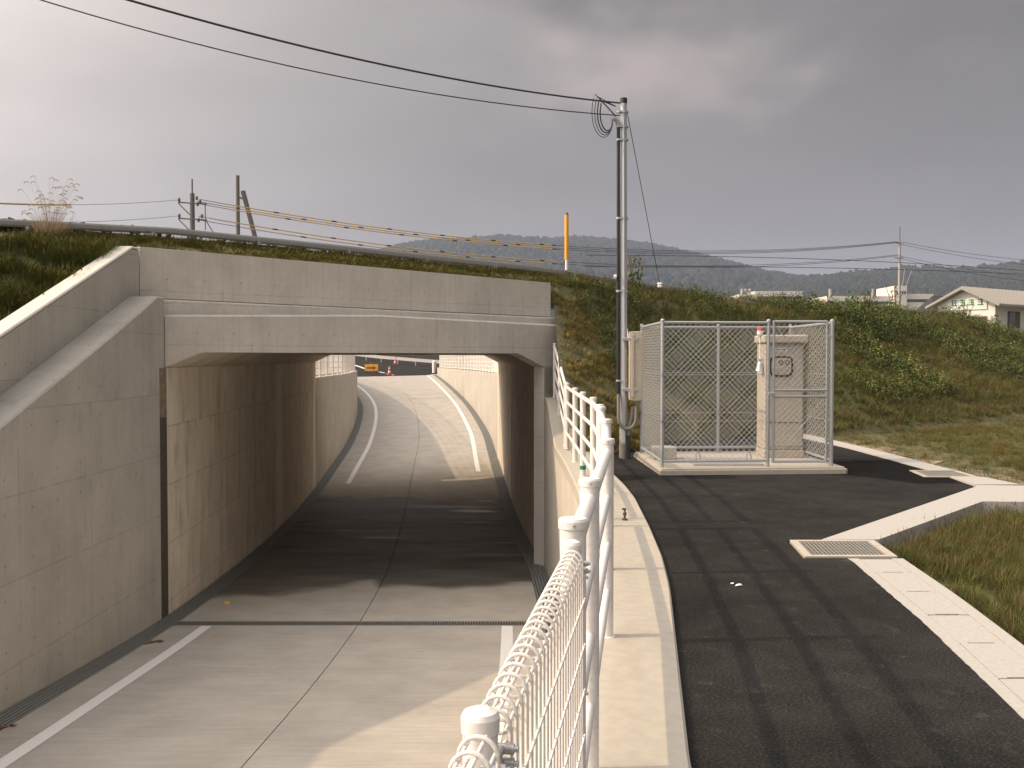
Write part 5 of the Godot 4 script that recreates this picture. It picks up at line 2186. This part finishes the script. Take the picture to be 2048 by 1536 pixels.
		lf.mesh = leaf_mesh(700 + i, 230, 0.36 * t[2], 1.25 * t[2], 0.055, [wl[0], wl[1], wl[2]], 0.22 if i == 0 else 0.03, Color(0.55, 0.36, 0.03))
		pl.add_child(lf, true)
	# --- dry plume grass on the left skyline
	var pb := V(-7.05, surf_y(-7.05, 15.3) - 0.05, 15.3)
	var pg := thing("plume_grass", "dry feathery plume grass on the embankment crest at the far left", "grass clump", pb)
	var rg := RandomNumberGenerator.new()
	rg.seed = 909
	var bl := SurfaceTool.new()
	bl.begin(Mesh.PRIMITIVE_TRIANGLES)
	for k in 620:
		var an := rg.randf() * TAU
		var d := Vector3(cos(an), 0, sin(an) * 0.5)
		var hh := rg.randf_range(0.12, 0.46)
		var p := d * rg.randf() * 0.28
		var t := p + d * rg.randf_range(0.05, 0.38) + Vector3(0, hh, 0)
		var s := Vector3(-d.z, 0, d.x).normalized() * 0.004
		bl.set_color(Color(0.34, 0.26, 0.16).lerp(Color(0.52, 0.42, 0.28), rg.randf()))
		for w in [p - s, p + s, t]:
			bl.add_vertex(w)
	bl.generate_normals()
	var bm := MeshInstance3D.new()
	bm.name = "leaves"
	bm.mesh = bl.commit()
	bm.mesh.surface_set_material(0, M.grass)
	pg.add_child(bm, true)
	M.plume = mat(Color(0.40, 0.33, 0.24), 0.9)
	for k in 64:
		var an := rg.randf() * TAU
		var d := Vector3(cos(an), 0, sin(an) * 0.4)
		var hh := rg.randf_range(0.35, 0.75) if k > 12 else rg.randf_range(0.75, 0.98)
		var out := rg.randf_range(0.08, 0.52) * (1.0 if hh < 0.75 else 0.8)
		var p0 := pb + d * 0.1
		var p1 := pb + d * out * 0.6 + Vector3(0, hh * 0.7, 0)
		var p2 := pb + d * out + Vector3(0, hh, 0)
		var side := signf(d.x + 0.3)
		var b := MB.new()
		b.tube([p0, p1, p2], 0.0018, 3, false)
		b.tube([p2, p2 + Vector3(0.02 * side, 0.018, 0), p2 + Vector3(0.05 * side, 0.014, 0), p2 + Vector3(0.075 * side, -0.008, 0)], 0.0045, 4, true, 0.007)
		part("plume", b, M.plume, pg)

func mown_edge(dd: float) -> float:
	return lin([[14.0, 2.6], [16.0, 2.45], [18.0, 2.1], [20.0, 1.75], [22.0, 1.35], [24.0, 0.9], [28.0, 0.5]], dd)

# ------------------------------------------------------------------ litter and fittings
func build_small_things() -> void:
	# brass tap standing on the kerb
	var t := V(1.05, 0.035, 9.28)
	var s := thing("standpipe", "small dark metal valve standing on the concrete kerb", "valve", t)
	var b := MB.new()
	b.lathe(t, [Vector2(0.028, 0), Vector2(0.028, 0.012), Vector2(0.012, 0.018), Vector2(0.011, 0.045), Vector2(0.018, 0.05), Vector2(0.018, 0.07), Vector2(0.009, 0.075), Vector2(0.009, 0.095), Vector2(0, 0.097)], 10)
	part("stem", b, M.brass, s)
	b = MB.new()
	b.box(t + Vector3(-0.006, 0.104, 0), Vector3(0.04, 0.018, 0.014), Basis.IDENTITY, 0.003)
	part("handle", b, M.brass, s)
	# scrap of white paper
	b = MB.new()
	for q in [[Vector3(-0.03, 0, 0.01), Vector3(0.028, 0.012, 0.02), Vector3(0.02, 0.02, -0.02), Vector3(-0.012, 0.006, -0.03)], [Vector3(0.02, 0.01, 0.02), Vector3(0.05, 0.004, 0.0), Vector3(0.04, 0.018, -0.02), Vector3(0.02, 0.02, -0.01)], [Vector3(-0.06, 0.004, -0.08), Vector3(-0.03, 0.006, -0.07), Vector3(-0.02, 0.014, -0.085), Vector3(-0.05, 0.01, -0.095)]]:
		var r0 := []
		var r1 := []
		for p in q:
			r0.append(V(1.53, 0.002, 6.74) + p * 0.65); r1.append(V(1.53, 0.004, 6.74) + p * 0.65)
		b.loft([r0, r1])
	solo("paper_scrap", b, M.paint, "crumpled scrap of white paper lying on the asphalt path", "litter")
	# orange marker on the road edge inside the portal
	b = MB.new()
	var mk := V(-4.62, floor_y(-4.62, 16.1), 16.1)
	b.loft([[mk + Vector3(-0.05, 0.0, 0.04), mk + Vector3(0.05, 0, 0.04), mk + Vector3(0.05, 0, -0.04), mk + Vector3(-0.05, 0, -0.04)], [mk + Vector3(-0.035, 0.03, 0.025), mk + Vector3(0.035, 0.03, 0.025), mk + Vector3(0.035, 0.03, -0.025), mk + Vector3(-0.035, 0.03, -0.025)]])
	solo("road_stud", b, M.signy, "small orange road stud at the left edge of the slab inside the portal", "road stud")
	# dead leaves and grit by the gutters
	var rg := RandomNumberGenerator.new()
	rg.seed = 31
	for k in 2:
		var c := V([-4.95, -4.8][k], 0, [9.6, 13.3][k])
		c.y = floor_y(c.x, -c.z)
		b = MB.new()
		for j in 9:
			var p := c + Vector3(rg.randf_range(-0.09, 0.09), 0.01, rg.randf_range(-0.09, 0.09))
			b.box(p, Vector3(0.06, 0.008, 0.03), Basis.from_euler(Vector3(rg.randf_range(-0.3, 0.3), rg.randf() * 6.0, rg.randf_range(-0.3, 0.3))))
		solo("leaf_litter", b, M.wood, ["small heap of dead leaves by the left gutter nearest the camera", "small heap of dead leaves by the left gutter near the trench drain"][k], "leaves", "dead leaves by the gutter", "stuff")
	# red and white ranging rods standing behind the cage
	var rods := [[V(2.62, 0.1, 19.9), V(2.35, 2.15, 20.5), "red survey rod leaning behind the cage, the taller one"], [V(3.02, 0.0, 19.2), V(2.98, 0.45, 19.3), "short red survey stake behind the cage"]]
	for r in rods:
		var rd := thing("survey_rod", r[2], "rod", r[0], "survey rods behind the cage")
		var n := 8
		for k in n:
			b = MB.new()
			b.tube([(r[0] as Vector3).lerp(r[1], float(k) / n), (r[0] as Vector3).lerp(r[1], float(k + 1) / n)], 0.018, 6)
			part("red_band" if k % 2 == 0 else "white_band", b, M.red if k % 2 == 0 else M.mesh_white, rd)
	# green tape on the middle railing
	b = MB.new()
	b.lathe(V(0.905, 0.12, 12.75), [Vector2(0.037, 0), Vector2(0.039, 0), Vector2(0.039, 0.05), Vector2(0.037, 0.05)], 14)
	solo("tape", b, M.green, "green tape wound round the foot of a white railing post", "tape")
